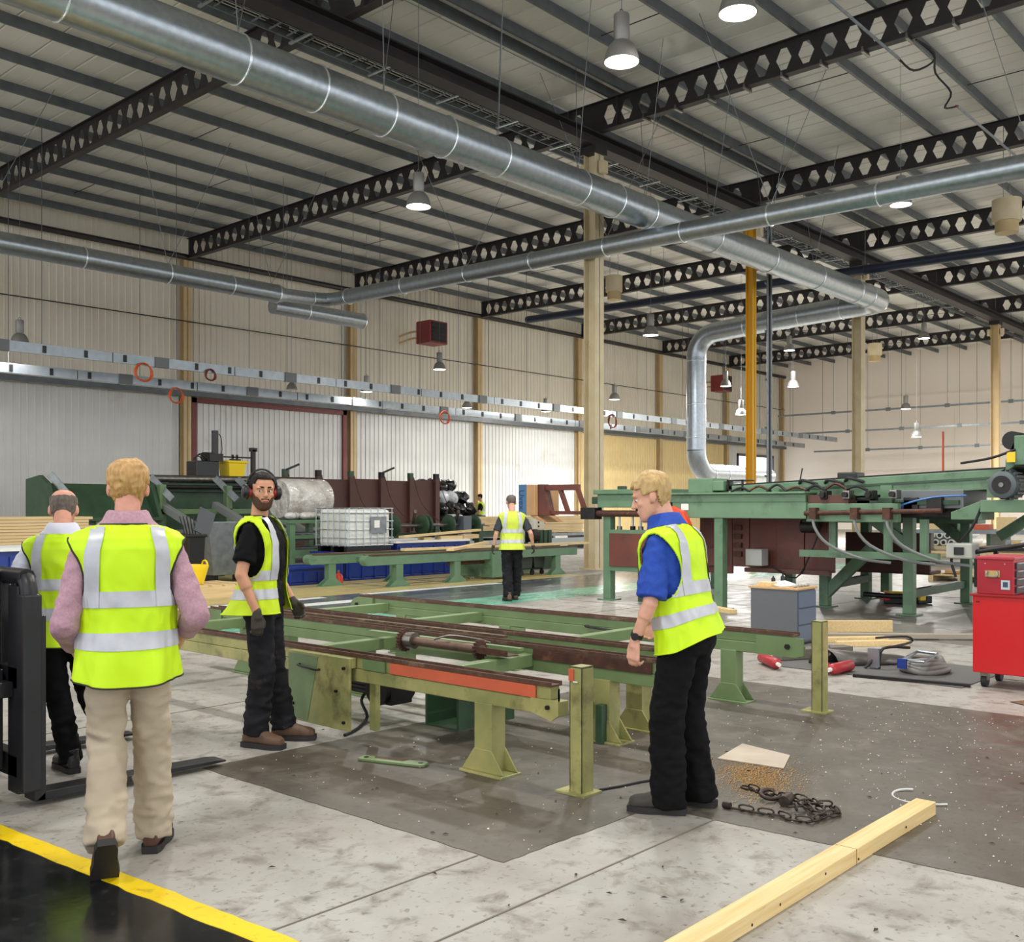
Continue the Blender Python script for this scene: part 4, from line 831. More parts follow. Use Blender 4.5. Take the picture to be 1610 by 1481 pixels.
# heap of bags
m_bag = mat('black_bin_bag', (18,18,22), .22, 0, bump=.5, bscale=12, spec=.7); m_wbag = mat('white_bin_bag', (226,230,236), .35, 0, bump=.4, bscale=12)
random.seed(11)
def bag_mesh(seed, r):
    b = MB().ball((0, 0, 0), r, 14, 10); out = []
    for p in b.v:
        v = Vector(p); n = noise.noise(v * 3 + Vector((seed, 0, 0))); m = noise.noise(v * 8 + Vector((0, seed, 0))); v *= 1 + .35 * n + .18 * m; v.z *= .8; out.append(tuple(v))
    b.v = out; me = b.mesh('bin_bag'); return me
bags = [bag_mesh(i * 3.7, .29) for i in range(5)]
heap = []
for lev in range(6):
    for ix in range(8 - lev):
        for iy in range(2): heap.append((24.25 + lev * .16 + ix * .46 + random.uniform(-.05, .05), 25.5 + lev * .18 + iy * .5 + random.uniform(-.05, .05), .24 + lev * .42))
for i, (x, y, z) in enumerate(heap):
    wh = (i * 7 + i // 4) % 5 == 1
    o = linked(bags[i % 5], 'bin_bag', m_bag, None, (x, y, z), (random.uniform(-.4, .4), random.uniform(-.4, .4), random.uniform(0, 6.2)), (1.05, 1, 1))
    o.material_slots[0].link = 'OBJECT'; o.material_slots[0].material = m_wbag if wh else m_bag
    for p in o.data.polygons: p.use_smooth = i % 2 == 0
    tag(o, 'crumpled white bin bag in the heap right of the rusty skip' if wh else 'shiny black bin bag in the heap right of the rusty skip', 'bag', 'white bags in the heap' if wh else 'black bags in the heap')
# film-wrapped roll on its stand
RS = thing('roll_stand', 'green steel stand with shelves behind the bearded man', 'stand', (14.3, 19.5, 0))
for x in (13.6, 15.0): 
    for y in (18.9, 20.1): MB().box((x - .07, y - .07, 0), (x + .07, y + .07, 1.28)).build('leg', green_teal, RS)
MB().box((13.5, 18.8, 1.2), (15.1, 20.2, 1.28)).build('shelf', green_teal, RS); MB().box((13.5, 18.85, .45), (15.1, 19.0, .6)).box((13.5, 18.9, .85), (15.1, 19.0, .93)).build('rail', green_teal, RS)
for z in (.3, .62, .8, .95): MB().box((13.7, 19.1, z), (14.9, 19.9, z + .03)).build('tray', galv_dull, RS)
m_film = mat('clear_film', (214,212,208), .14, 0, c2=(150,142,132), scale=4, amt=.6, bump=1., bscale=5, spec=.8)
MATS['clear_film'].node_tree.nodes['Bump'].inputs['Distance'].default_value = .08
WR = thing('wrapped_roll', 'big film-wrapped roll lying on the green stand behind the bearded man', 'roll', (14.3, 19.5, 1.28))
MB().lathe([(0, 13.7), (.43, 13.7), (.47, 13.76), (.47, 14.9), (.43, 14.95), (0, 14.95)], (0, 19.5, 1.75), 32, 'x').build('wrapped_core', m_film, WR, smooth=50)
b = MB()
for i in range(9): b.ball((13.7 + i * .17, 19.05 + .08 * math.sin(i * 2.1), 1.37), (.16, .13, .085), 10, 6)
b.build('loose_film', m_film, WR, smooth=180)
# IBC tote
IB = thing('liquid_tote', 'white caged liquid tote on a pallet behind the transfer conveyor', 'tank', (14.4, 17.6, .58))
m_ibc = mat('translucent_tank', (226,228,222), .4, 0, c2=(212,214,208), scale=2)
MB().box((13.72, 17.05, .72), (14.92, 18.05, 1.52)).build('tank', m_ibc, IB, bevel=.08); MB().cyl((14.3, 17.5, 1.52), (14.3, 17.5, 1.57), .1, n=16).build('lid', black_plastic, IB)
for z in (.74, .9, 1.08, 1.26, 1.44, 1.54):
    MB().tube([(13.68, 17.01, z), (14.96, 17.01, z), (14.96, 18.09, z), (13.68, 18.09, z)], .012, 6, closed=True).build('cage_rail', galv, IB)
for i in range(7):
    x = 13.72 + i * .2
    MB().tube([(x, 17.0, .72), (x, 17.0, 1.54)], .01, 6).build('cage_bar', galv, IB); 
    if i < 6: MB().tube([(13.67, 17.07 + i * .2, .72), (13.67, 17.07 + i * .2, 1.54)], .01, 6).build('cage_bar', galv, IB)
MB().box((14.3, 16.985, 1.0), (14.75, 16.995, 1.36)).build('id_plate', galv_dull, IB); MB().box((14.4, 16.978, 1.12), (14.55, 16.984, 1.28)).build('paper_label', white_plastic, IB)
for y in (17.05, 17.5, 17.95): MB().box((13.7, y, .6), (14.94, y + .1, .72)).build('pallet_runner', black_plastic, IB)
def tub(x0, x1, y0, y1, h, label, rim=True, m=blue_plastic):
    t = thing('plastic_tub', label, 'tub', ((x0 + x1)/2, (y0 + y1)/2, 0), 0, 'blue plastic tubs')
    w_ = .06; b = MB(); b.box((x0, y0, 0), (x1, y1, .06)).box((x0, y0, .06), (x1, y0 + w_, h)).box((x0, y1 - w_, .06), (x1, y1, h)).box((x0, y0, .06), (x0 + w_, y1, h)).box((x1 - w_, y0, .06), (x1, y1, h))
    b.build('tub_body', m, t, bevel=.02)
    n = int((x1 - x0) / .35)
    for i in range(n): MB().box((x0 + .1 + i * .35, y0 - .03, .05), (x0 + .15 + i * .35, y0, h - .1)).build('rib', m, t)
    if rim: MB().box((x0 - .04, y0 - .05, h - .02), (x1 + .04, y0 + .06, h + .03)).box((x0 - .04, y1 - .06, h - .02), (x1 + .04, y1 + .05, h + .03)).box((x0 - .05, y0, h - .02), (x0 + .06, y1, h + .03)).box((x1 - .06, y0, h - .02), (x1 + .05, y1, h + .03)).build('rim', white_plastic if rim == 2 else m, t)
tub(15.12, 17.4, 17.1, 18.4, .78, 'long blue plastic tub with a pale rim behind the transfer conveyor', 2)
tub(13.6, 15.05, 17.0, 18.1, .575, 'low blue plastic tub under the caged liquid tote', 1)
tub(11.9, 13.0, 16.75, 17.3, .35, 'small blue plastic tub at the left end of the transfer conveyor', 1)
tub(5.6, 7.4, 15.2, 16.2, .95, 'blue plastic tub with pale stripes at the far left edge behind the balding man', 2)
GB = thing('gas_bottle', 'small red gas bottle on the floor under the transfer conveyor', 'bottle', (13.15, 16.0, 0))
MB().lathe([(0, 0), (.08, 0), (.095, .03), (.095, .16), (.06, .21), (.025, .22), (.025, .25), (0, .25)], (13.0, 16.45, 0), 18).build('bottle_body', mat('red_bottle', (210,64,48), .4), GB, smooth=60); MB().cyl((13.0, 16.45, .24), (13.0, 16.45, .29), .025, n=10).build('valve', steel, GB)
# grey bins and yellow trug left of the bearded man
BB = thing('wheeled_bin', 'black open-topped bin between the blond man and the bearded man', 'bin', (10.6, 17.8, 0))
bx, by = 9.95, 16.85
MB().loft([[(bx + a * w, by + c * w, z) for a, c in ((-1,-1),(1,-1),(1,1),(-1,1))] for z, w in ((.0, .13), (1.02, .17), (1.02, .2), (1.07, .2), (1.07, .15), (.05, .11))]).build('bin_body', black_plastic, BB, bevel=.015)
MB().bar((bx + .18, by, 1.07), (bx + .38, by + .1, 1.5), .34, .03, (0, 1, 0)).build('bin_lid', mat('grey_bin_lid', (70,74,78), .4), BB)
for i in range(5): MB().bar((bx - .12 + .05*i, by, .95), (bx - .2 + .07*i, by + .1, 1.4), .015).build('scrap_strip', dark_metal, BB)
TR = thing('yellow_trug', 'yellow flexible trug on the floor below the black bin', 'tub', (9.4, 16.0, 0))
MB().lathe([(0, .25), (.22, .25), (.3, .56), (.315, .56), (.32, .54), (.23, .23), (0, .23)], (9.4, 16.0, 0), 26).build('trug_body', MATS['yellow_plastic'], TR, smooth=60)
for s in (-1, 1): MB().tube(bend((9.4 + s*.29, 16.0, .54), 0, PI, .09, ((0,1,0),(0,0,1)), 8), .016, 6).build('handle', MATS['yellow_plastic'], TR, smooth=60)
PL0 = thing('stacked_pallet', 'low wooden pallet under the yellow trug', 'pallet', (10.7, 16.5, 0))
for i in range(5): MB().box((9.0 + i * .26, 15.5, .2), (9.2 + i * .26, 16.5, .225)).build('deck_board', wood_stack, PL0)
for y in (15.5, 15.95, 16.4): MB().box((9.0, y, 0), (10.24, y + .1, .2)).build('runner', wood_stack, PL0)
GS = thing('steel_hopper', 'grey sheet-steel hopper behind the black bin', 'hopper', (11.3, 19, 0))
MB().loft([[(12.0 + a * w, 19 + c * w * .7, z) for a, c in ((-1,-1),(1,-1),(1,1),(-1,1))] for z, w in ((.15, .5), (1.25, .72), (1.25, .66), (.3, .45))]).build('hopper_body', galv_dull, GS, bevel=.01)
for a in (-.4, .4): MB().box((12.0 + a - .04, 18.7, 0), (12.0 + a + .04, 19.3, .2)).build('hopper_foot', dark_metal, GS)
# wheel conveyor (shaft with green discs)
WC = thing('disc_conveyor', 'low conveyor with green discs on a shaft in front of the rusty skip', 'conveyor', (19.5, 20, 0))
MB().cyl((17.0, 20, 1.08), (21.0, 20, 1.08), .05, n=12).build('shaft', steel, WC, smooth=50)
for x in (17.6, 18.6, 18.75, 19.6, 20.6): MB().lathe([(0, x - .1), (.08, x - .1), (.08, x - .03), (.25, x - .03), (.28, x - .01), (.28, x + .03), (.25, x + .05), (.08, x + .05), (.08, x + .1), (0, x + .1)], (0, 20, 1.08), 22, 'x').build('disc', green_dark, WC, smooth=35)
MB().box((20.0, 19.8, .8), (20.32, 20.2, 1.32)).build('bearing_box', mat('slate_box', (96,104,112), .5), WC, bevel=.02)
for x in (17.2, 19.1, 20.8): MB().box((x - .08, 19.9, 0), (x + .08, 20.1, 1.05)).build('leg', green_dark, WC)
MB().box((17.0, 20.2, .7), (22.0, 20.35, .88)).build('side_beam', green_dark, WC)
for x in (18.1, 19.7): MB().bar((x, 19.7, 1.45), (x + .5, 20.4, .95), .06, .1).build('guide_arm', steel, WC)
# second green drive with white box, wheeled cart
DM = thing('drive_unit', 'small dark green drive unit with a white control box beyond the transfer conveyor', 'machine', (19.4, 17.0, 0))
MB().box((18.9, 16.6, .0), (20.3, 17.6, .62)).build('base', green_dark, DM, bevel=.01); MB().box((19.0, 16.9, .62), (19.4, 17.4, 1.28)).build('gearcase', green_teal, DM, bevel=.02)
for i in range(4): MB().cyl((19.55 + i * .18, 16.8, .62), (19.55 + i * .18, 16.8, .98), .07, n=12).build('cylinder', green_dark, DM, smooth=50)
MB().cyl((19.1, 16.75, .85), (19.5, 16.75, .85), .16, n=18).build('motor', dark_metal, DM, smooth=40)
MB().box((19.45, 16.75, 1.0), (19.85, 17.0, 1.28)).build('control_box', mat('cream_control_box', (214,208,188), .5), DM, bevel=.015)
for k in (0, 1): MB().cyl((19.6, 16.745, 1.08 + .1 * k), (19.6, 16.735, 1.08 + .1 * k), .025, n=10).build('push_button', dark_metal, DM)
MB().tube(bend((19.7, 16.8, 1.2), PI, -.3, .2, ((1,0,0),(0,0,1)), 10), .025, 7).build('hose', black_rubber, DM, smooth=60)
MB().cyl((18.85, 16.7, .7), (18.85, 16.7, 1.02), .12, n=16).build('grey_drum', mat('grey_drum', (168,172,172), .45), DM, smooth=50)
CT = thing('wheeled_cart', 'dark green plastic cart on castors under the transfer conveyor', 'cart', (17.8, 15.65, 0))
for a, b_ in ((17.35, 17.78), (17.8, 18.2)): MB().loft([[((a + b_)/2 + p * w, 15.65 + q * .3, z) for p, q in ((-1,-1),(1,-1),(1,1),(-1,1))] for z, w in ((.16, .17), (.42, .21), (.44, .21))]).build('bin', mat('dark_olive_plastic', (52,60,46), .5), CT, bevel=.01)
MB().box((17.35, 15.4, .13), (18.2, 15.9, .16)).build('tray', dark_metal, CT)
for x in (17.42, 17.8, 18.14):
    MB().cyl((x, 15.38, .06), (x, 15.42, .06), .06, n=14).box((x - .02, 15.37, .06), (x + .02, 15.43, .14)).build('castor', black_rubber, CT)
# grey roller bench with timber packs
def pack(name, label, x0, L, y0, z0, rows, cols, w_=.2, h_=.05, gap=.006, m=wood_stack, seed=1):
    random.seed(seed); t = thing(name, label, 'timber', (x0 + L/2, y0, z0)); me = MB().box((0, 0, 0), (L, w_, h_)).mesh('plank'); me.materials.append(m)
    for r in range(rows):
        for c in range(cols):
            if r < rows - 1 and 0 < c < cols - 1: continue
            linked(me, 'plank', m, t, (-L/2 + random.uniform(-.08, .08), c * (w_ + gap) + random.uniform(-.01, .01), r * (h_ + gap)), (0, 0, random.uniform(-.002, .002)))
    return t
pack('timber_pack', 'long pale timber pack lying on the grey bench before the left wall', 24.6, 6.4, 24.2, .62, 11, 4, seed=3)
pack('timber_pack', 'pale sawn timber stack at the far left behind the balding man', 4.3, 4.7, 18.8, .5, 16, 4, seed=5)
BN = thing('roller_bench', 'long grey roller bench carrying the pale timber pack', 'bench', (27, 24.4, 0))
MB().box((24.4, 24.0, .5), (31.4, 24.1, .6)).box((24.4, 25.0, .5), (31.4, 25.1, .6)).build('side_rail', galv_dull, BN)
for i in range(8): MB().cyl((24.7 + i * .9, 24.1, .56), (24.7 + i * .9, 25.0, .56), .05, n=12).build('roller', galv, BN, smooth=50)
for x in (24.6, 26.8, 29, 31.2): MB().box((x - .06, 24.0, 0), (x + .06, 25.1, .5)).build('leg', galv_dull, BN)
MB().box((24.5, 23.96, .15), (31.3, 24.0, .42)).build('apron', mat('grey_apron', (160,168,170), .5), BN)
BR = thing('timber_bearer', 'wooden bearers under the far left timber stack', 'timber', (7, 19, 0))
for x in (4.9, 6.5, 8.1, 9.1): MB().box((x - .1, 18.7, 0), (x + .1, 19.75, .495)).build('bearer', wood_stack, BR)
# planks on the transfer conveyor and blocks on the tub
for i, (p, q, lab) in enumerate((((13.9, 15.5, .70), (19.6, 15.2, .70), 'long pale plank lying along the transfer conveyor'), ((14.7, 14.95, .69), (17.2, 16.3, .74), 'pale plank lying askew on the transfer conveyor'))):
    tag(MB().bar(p, q, .16, .05).build('plank', wood_pale, None), lab, 'plank', 'planks on the transfer conveyor')
tag(MB().bar((15.2, 17.0, .9), (18.2, 17.5, 1.0), .16, .05).build('plank', wood_pale), 'pale plank propped on blocks over the long blue tub', 'plank')
for i, (x, y, sx, sz) in enumerate(((16.0, 17.12, .25, .2), (16.55, 17.12, .7, .13), (17.4, 17.2, .5, .16))): tag(MB().box((x, y, .81), (x + sx, y + .22, .81 + (.06 if i else .06) + .02 * i)).build('timber_block', wood_stack), ['small timber block on the rim of the long blue tub, leftmost', 'wide timber block on the rim of the long blue tub', 'timber block on the right end of the long blue tub rim'][i], 'block')
# pallet for the small far figure
PF = thing('low_platform', 'low wooden platform under the small far figure', 'platform', (27.1, 25.95, 0))
for i in range(5): MB().box((26.6 + i * .21, 25.4, .25), (26.79 + i * .21, 26.6, .28)).build('deck_board', wood_stack, PF)
for y in (25.45, 25.95, 26.45): MB().box((26.6, y, 0), (27.63, y + .08, .25)).build('runner', wood_stack, PF)
# ================================================================== forklift at the left edge
FK = thing('forklift', 'black forklift mast and forks at the left edge, its body out of the frame', 'forklift', (1.4, 6.0, 0))
m_fk = mat('forklift_black', (26,26,29), .42, .1, c2=(36,36,40), scale=5); m_tyre = mat('tyre_rubber', (32,32,33), .75, 0, c2=(44,43,42), scale=8, bump=.3)
for i, y in enumerate((5.42, 6.5)):
    b = MB(); b.box((2.28, y - .065, .03), (2.34, y + .065, 1.0)); b.prism([(2.28, .03), (2.34, .075), (2.5, .072), (3.35, .05), (3.42, .04), (3.42, .03)], 'y', y - .065, y + .065)
    b.build('fork', m_fk, FK, bevel=.004)
MB().box((2.20, 5.3, .16), (2.28, 6.7, .28)).box((2.20, 5.3, .62), (2.28, 6.7, .74)).build('carriage', m_fk, FK, bevel=.008)
# load backrest with rounded top corners
for y0, y1 in ((5.28, 5.37), (6.63, 6.72)): MB().box((2.19, y0, .1), (2.29, y1, 1.12)).build('backrest_side', m_fk, FK, bevel=.012)
MB().tube([(2.24, 5.325, 1.1), (2.24, 5.335, 1.16), (2.24, 5.38, 1.2), (2.24, 5.45, 1.205), (2.24, 6.55, 1.205), (2.24, 6.62, 1.2), (2.24, 6.665, 1.16), (2.24, 6.675, 1.1)], .045, 8).build('backrest_top', m_fk, FK, smooth=60)
for y in (5.46, 5.64, 5.9, 6.16, 6.42): MB().box((2.21, y - .03, .68), (2.26, y + .03, 1.2)).build('backrest_bar', m_fk, FK, bevel=.006)
MB().box((2.2, 5.37, .08), (2.27, 5.5, 1.16)).build('backrest_plate', m_fk, FK, bevel=.008)
for y in (5.62, 6.3): MB().box((2.02, y - .06, .06), (2.18, y + .06, 2.1)).build('mast_rail', m_fk, FK, bevel=.006)
MB().box((2.05, 5.5, .2), (2.18, 5.6, .72)).box((2.0, 5.42, .58), (2.2, 5.6, .66)).prism([(5.45, .66), (5.6, .66), (5.56, .72), (5.5, .8)], 'x', 2.05, 2.1).build('mast_bracket', m_fk, FK, bevel=.006)
for y in (5.58, 6.34):
    wh = MB().lathe([(.12, -.11), (.3, -.11), (.335, -.08), (.335, .08), (.3, .11), (.12, .11)], (1.72, y, .336), 30, 'y').build('wheel', m_tyre, FK, smooth=40)
    for k in range(20):
        a = 2 * PI * k / 20
        for sd in (-1, 1): MB().cbox((1.72 + .335 * math.cos(a + sd * .06), y + sd * .055, .336 + .335 * math.sin(a + sd * .06)), (.03, .1, .05), ry=-a).build('tread_lug', m_tyre, wh)
    MB().cyl((1.72, y - .115, .336), (1.72, y + .115, .336), .13, n=18).build('hub', m_fk, wh)
MB().box((.2, 5.55, .25), (1.5, 6.4, .9)).box((-.4, 5.55, .3), (.2, 6.4, 1.1)).build('chassis', mat('forklift_paint', (196,120,40), .4), FK, bevel=.04)
MB().box((.3, 5.7, .9), (.8, 6.25, 1.05)).box((.25, 5.7, 1.05), (.4, 6.25, 1.5)).build('seat', black_plastic, FK, bevel=.03)
for x in (.1, 1.4):
    for y in (5.6, 6.36): MB().box((x - .03, y - .03, .85), (x + .03, y + .03, 2.1)).build('guard_post', m_fk, FK)
MB().box((.05, 5.55, 2.08), (1.45, 6.42, 2.14)).build('overhead_guard', m_fk, FK)
FK.location.y += .05
# ================================================================== red tool chest
TX = thing('tool_cabinet', 'bright red steel tool cabinet on castors at the right edge', 'cabinet', (9.55, 2.6, 0))
MB().box((9.3, 1.95, .13), (9.86, 2.96, .80)).build('cabinet_body', red_paint, TX, bevel=.008); MB().box((9.28, 1.93, .795), (9.88, 2.98, .815)).build('worktop', mat('dark_red_top', (150,22,28), .35), TX, bevel=.004)
for x, y in ((9.38, 2.88), (9.38, 2.05), (9.78, 2.88), (9.78, 2.05)):
    c_ = MB().cyl((x, y - .022, .055), (x, y + .022, .055), .055, n=18).build('castor_wheel', black_rubber, TX, smooth=40); MB().box((x - .035, y - .03, .06), (x + .035, y + .03, .135)).build('castor_fork', steel, TX)
for k in range(4): MB().box((9.45, 1.935, .2 + k * .14), (9.82, 1.95, .32 + k * .14)).build('drawer', mat('red_drawer', (206,30,36), .3), TX, bevel=.004)
MB().box((9.296, 2.9, .74), (9.3, 2.93, .75)).build('lock_plate', black_plastic, TX)
TB = thing('tool_chest', 'darker red tool chest with black drawers standing on the red cabinet', 'chest', (9.55, 2.78, .815))
m_chest = mat('crimson_enamel', (166,30,44), .35, 0, c2=(148,26,38), scale=3)
MB().box((9.32, 2.63, .815), (9.92, 2.93, 1.12)).build('chest_body', m_chest, TB, bevel=.006); MB().box((9.31, 2.62, 1.115), (9.93, 2.94, 1.14)).build('lid', mat('pinkish_lid', (176,52,66), .4), TB, bevel=.006)
for k in range(4):
    d_ = MB().box((9.36, 2.615, .83 + k * .068), (9.89, 2.63, .885 + k * .068)).build('drawer', mat('black_drawer', (40,34,38), .4), TB, bevel=.003); MB().box((9.38, 2.6, .876 + k * .068), (9.87, 2.617, .888 + k * .068)).build('drawer_pull', galv, d_)
MB().tube([(9.318, 2.84, 1.01), (9.3, 2.84, 1.01), (9.3, 2.84, .97), (9.3, 2.76, .97), (9.3, 2.76, 1.01), (9.318, 2.76, 1.01)], .007, 6).build('side_handle', galv, TB); MB().box((9.314, 2.74, .965), (9.32, 2.86, 1.02)).build('handle_plate', mat('brass_plate', (196,170,110), .4, .6), TB)
MB().box((9.316, 2.66, .86), (9.32, 2.73, .94)).build('sticker', mat('pale_sticker', (176,196,196), .5), TB); MB().box((9.3155, 2.675, .88), (9.3175, 2.715, .925)).build('sticker_print', mat('sticker_blue', (60,70,90), .5), TB)
for y in (2.7, 2.86): MB().cyl((9.315, y, 1.08), (9.322, y, 1.08), .006, n=8).build('rivet', galv, TB)
# ================================================================== grey pedestal with papers and tools
PD = thing('pedestal_cabinet', 'grey pedestal cabinet with a wooden top, beyond the conveyor end', 'cabinet', (10.9, 5.55, 0))
m_pd = mat('grey_laminate', (94,98,102), .5); m_pd2 = mat('slate_laminate', (92,104,124), .5)
MB().box((10.66, 5.28, .03), (11.12, 5.86, .63)).build('carcass', m_pd, PD, bevel=.004); MB().box((10.64, 5.26, .63), (11.14, 5.88, .655)).build('top', mat('beech_top', (206,170,122), .45, 0, c2=(194,156,108), scale=4, stretch=(1,9,1)), PD, bevel=.003)
for k in range(3): dr = MB().box((10.68, 5.262, .05 + k * .19), (11.1, 5.28, .225 + k * .19)).build('drawer', m_pd2, PD, bevel=.003)
MB().box((10.68, 5.3, 0), (11.1, 5.84, .03)).build('plinth', black_plastic, PD)
m_paper = mat('paper', (232,234,236), .7)
t = MB().loft([[(10.72, 5.5, .657 + z), (10.95, 5.38 + .02, .66 + z), (11.05, 5.62, .70 + z), (10.82, 5.84, .672 + z)] for z in (0, .006)]).build('paper_sheaf', m_paper); tag(t, 'loose white papers on the grey pedestal cabinet', 'paper')
t = MB().box((10.7, 5.62, .655), (10.85, 5.8, .7)).build('timber_offcut', wood_pale, bevel=.004); tag(t, 'small timber offcut under the papers on the pedestal', 'block')
GV = thing('glove_pair', 'crumpled pale gloves and rag on the corner of the pedestal', 'gloves', (10.8, 5.4, .655))
b = MB()
for i in range(7): b.ball((10.74 + .045 * i, 5.34 + .03 * math.sin(i * 2), .672), (.04, .025, .017), 10, 6)
b.build('crumpled_cloth', mat('pale_cloth', (206,204,196), .8, 0, c2=(120,118,112), scale=30), GV, smooth=180)
SPB = thing('spray_can', 'small dark bottles standing at the back of the pedestal top', 'bottle', (11.05, 5.4, .655))
for x, y, h in ((11.0, 5.75, .1), (11.06, 5.66, .13)): MB().lathe([(0, 0), (.025, 0), (.025, h * .7), (.01, h * .85), (.01, h), (0, h)], (x, y, .655), 14).build('bottle', black_plastic, SPB, smooth=50)
# ================================================================== foreground floor items
PK = thing('timber_beam', 'long pale squared timber lying on the floor at the lower right', 'timber', (3.6, 1.9, 0))
b = MB(); L0, L1 = 1.6, 5.30; n = 14
b.loft([[(x, 1.865 + .0015 * math.sin(x * 3), .0), (x, 1.965 + .0015 * math.sin(x * 3), .0), (x, 1.965 + .0015 * math.sin(x * 3), .068), (x, 1.865 + .0015 * math.sin(x * 3), .068)] for x in [L0 + (L1 - L0) * i / n for i in range(n + 1)]])
m_beam = mat('pine_beam', (236,212,158), .55, 0, c2=(214,180,116), scale=2.2, stretch=(1,22,22), bump=.06, dirt=(178,132,76), dscale=1.6, dlo=.66, dhi=.74)
b.build('beam', m_beam, PK, bevel=.003)
for i, x in enumerate((2.3, 2.75, 3.1, 3.4, 3.62, 4.02, 4.35, 4.9)): MB().cyl((x, 1.864, .02 + .012 * (i % 3)), (x, 1.862, .02 + .012 * (i % 3)), .006, n=8).build('nail', rust, PK)
MB().box((4.33, 1.8645, .0), (4.334, 1.966, .0685)).build('end_joint', mat('dark_joint_line', (140,110,66), .7), PK)  # thin darker strip marking the joint in the timber
# chain
CH = thing('steel_chain', 'rusty steel chain with a shackle coiled on the dark floor', 'chain', (4.9, 2.45, 0))
m_chain = mat('old_chain', (84,72,66), .5, .6, c2=(58,48,44), scale=30)
link = MB().tube([(.034 * math.cos(a) + (.014 if math.cos(a) > 0 else -.014), .017 * math.sin(a), 0) for a in [2*PI*i/14 for i in range(14)]], .0062, 6, closed=True).mesh('link'); link.polygons.foreach_set('use_smooth', [True]*len(link.polygons))
path = [(5.07, 2.81, .012), (5.05, 2.73, .012), (5.03, 2.65, .012), (5.02, 2.55, .014), (5.0, 2.44, .03), (4.97, 2.36, .03), (4.9, 2.28, .02), (4.82, 2.25, .014), (4.72, 2.28, .012), (4.70, 2.36, .012), (4.72, 2.44, .014), (4.70, 2.52, .012), (4.69, 2.6, .012), (4.68, 2.68, .012)]
path2 = [(4.98, 2.42, .03), (4.9, 2.38, .036), (4.84, 2.32, .03), (4.86, 2.24, .02), (4.94, 2.22, .014), (5.0, 2.28, .02), (4.94, 2.36, .045), (4.86, 2.42, .03), (4.8, 2.38, .03)]
for pp in (path, path2):
    acc = 0; k = 0; pts = [Vector(p) for p in pp]
    for a, c in zip(pts[:-1], pts[1:]):
        d = c - a; L = d.length; s_ = acc
        while s_ < L:
            q = a + d * (s_ / L); o = linked(link, 'link', m_chain, CH, q - CH.location + Vector((0, 0, .012 if k % 2 else 0)), (PI/2 if k % 2 else .25, 0, math.atan2(d.y, d.x)), (.84,) * 3); k += 1; s_ += .052
        acc = s_ - L
MB().tube([(4.98 + .07 * math.cos(a), 2.62 + .045 * math.sin(a), .03 + .012 * math.sin(a)) for a in [(.3 + i * .35) for i in range(16)]], .011, 8).build('shackle', m_chain, CH, smooth=60)
MB().cyl((5.0, 2.52, .03), (4.9, 2.5, .03), .03, n=12).build('shackle_pin', m_chain, CH, smooth=40)
MB().cyl((4.68, 2.69, .02), (4.68, 2.73, .02), .018, n=10).build('end_bolt', m_chain, CH, smooth=40)
# plates and scraps
def flat(name, pts, h, m, label, cat, z=.004): return tag(MB().prism(pts, 'z', z, z + h).build(name, m, bevel=.002), label, cat)
flat('steel_plate', [(5.55, 3.28), (6.0, 3.36), (5.92, 2.98), (5.6, 2.86)], .008, mat('dusty_plate', (196,184,168), .6, 0, c2=(176,160,140), scale=5), 'square dusty metal plate on the floor right of the fair-haired man', 'plate')
flat('scrap_card', [(5.55, 4.36), (5.66, 4.40), (5.7, 4.18), (5.58, 4.13)], .006, mat('grey_card', (128,116,102), .8), 'flat grey scrap of card on the floor behind the conveyor end post', 'card')
gp = thing('green_link_plate', 'green painted link plate with end holes lying on the dark floor', 'plate', (4.35, 4.75, 0))
ax = Vector((4.07, 4.93, .0)); bx_ = Vector((4.22, 4.50, .0)); dd = (bx_ - ax).normalized(); nn = Vector((-dd.y, dd.x, 0))
MB().prism([tuple((ax + dd * u + nn * v)[:2]) for u, v in ((0, -.035), (.02, -.045), (.44, -.045), (.46, -.03), (.46, .03), (.44, .045), (.02, .045), (0, .035))], 'z', .004, .02).build('plate', green_light, gp, bevel=.003)
for u in (.04, .42): MB().cyl(ax + dd * u + Vector((0, 0, .016)), ax + dd * u + Vector((0, 0, .022)), .016, n=14).build('bolt_hole', dark_metal, gp)
MB().prism([tuple((ax + dd * u + nn * v)[:2]) for u, v in ((.1, .0), (.3, -.005), (.32, .04), (.08, .044))], 'z', .0195, .0215).build('worn_patch', rust, gp)
tag(MB().tube([(4.5, 3.4, .008), (4.62, 3.36, .008), (4.85, 3.3, .008), (5.1, 3.15, .008)], .008, 6).build('floor_cable', black_rubber, smooth=60), 'thin black cable on the floor from the end post to the fair-haired man', 'cable')
tag(MB().tube([(5.55 + .13 * math.cos(a), 2.02 + .16 * math.sin(a), .006 + .006 * math.sin(a * 2)) for a in [PI * .2 + i * .28 for i in range(14)]], .006, 5).build('strapping_curl', mat('white_strapping', (214,214,210), .4)), 'curl of white plastic strapping on the dark floor at right', 'strap')
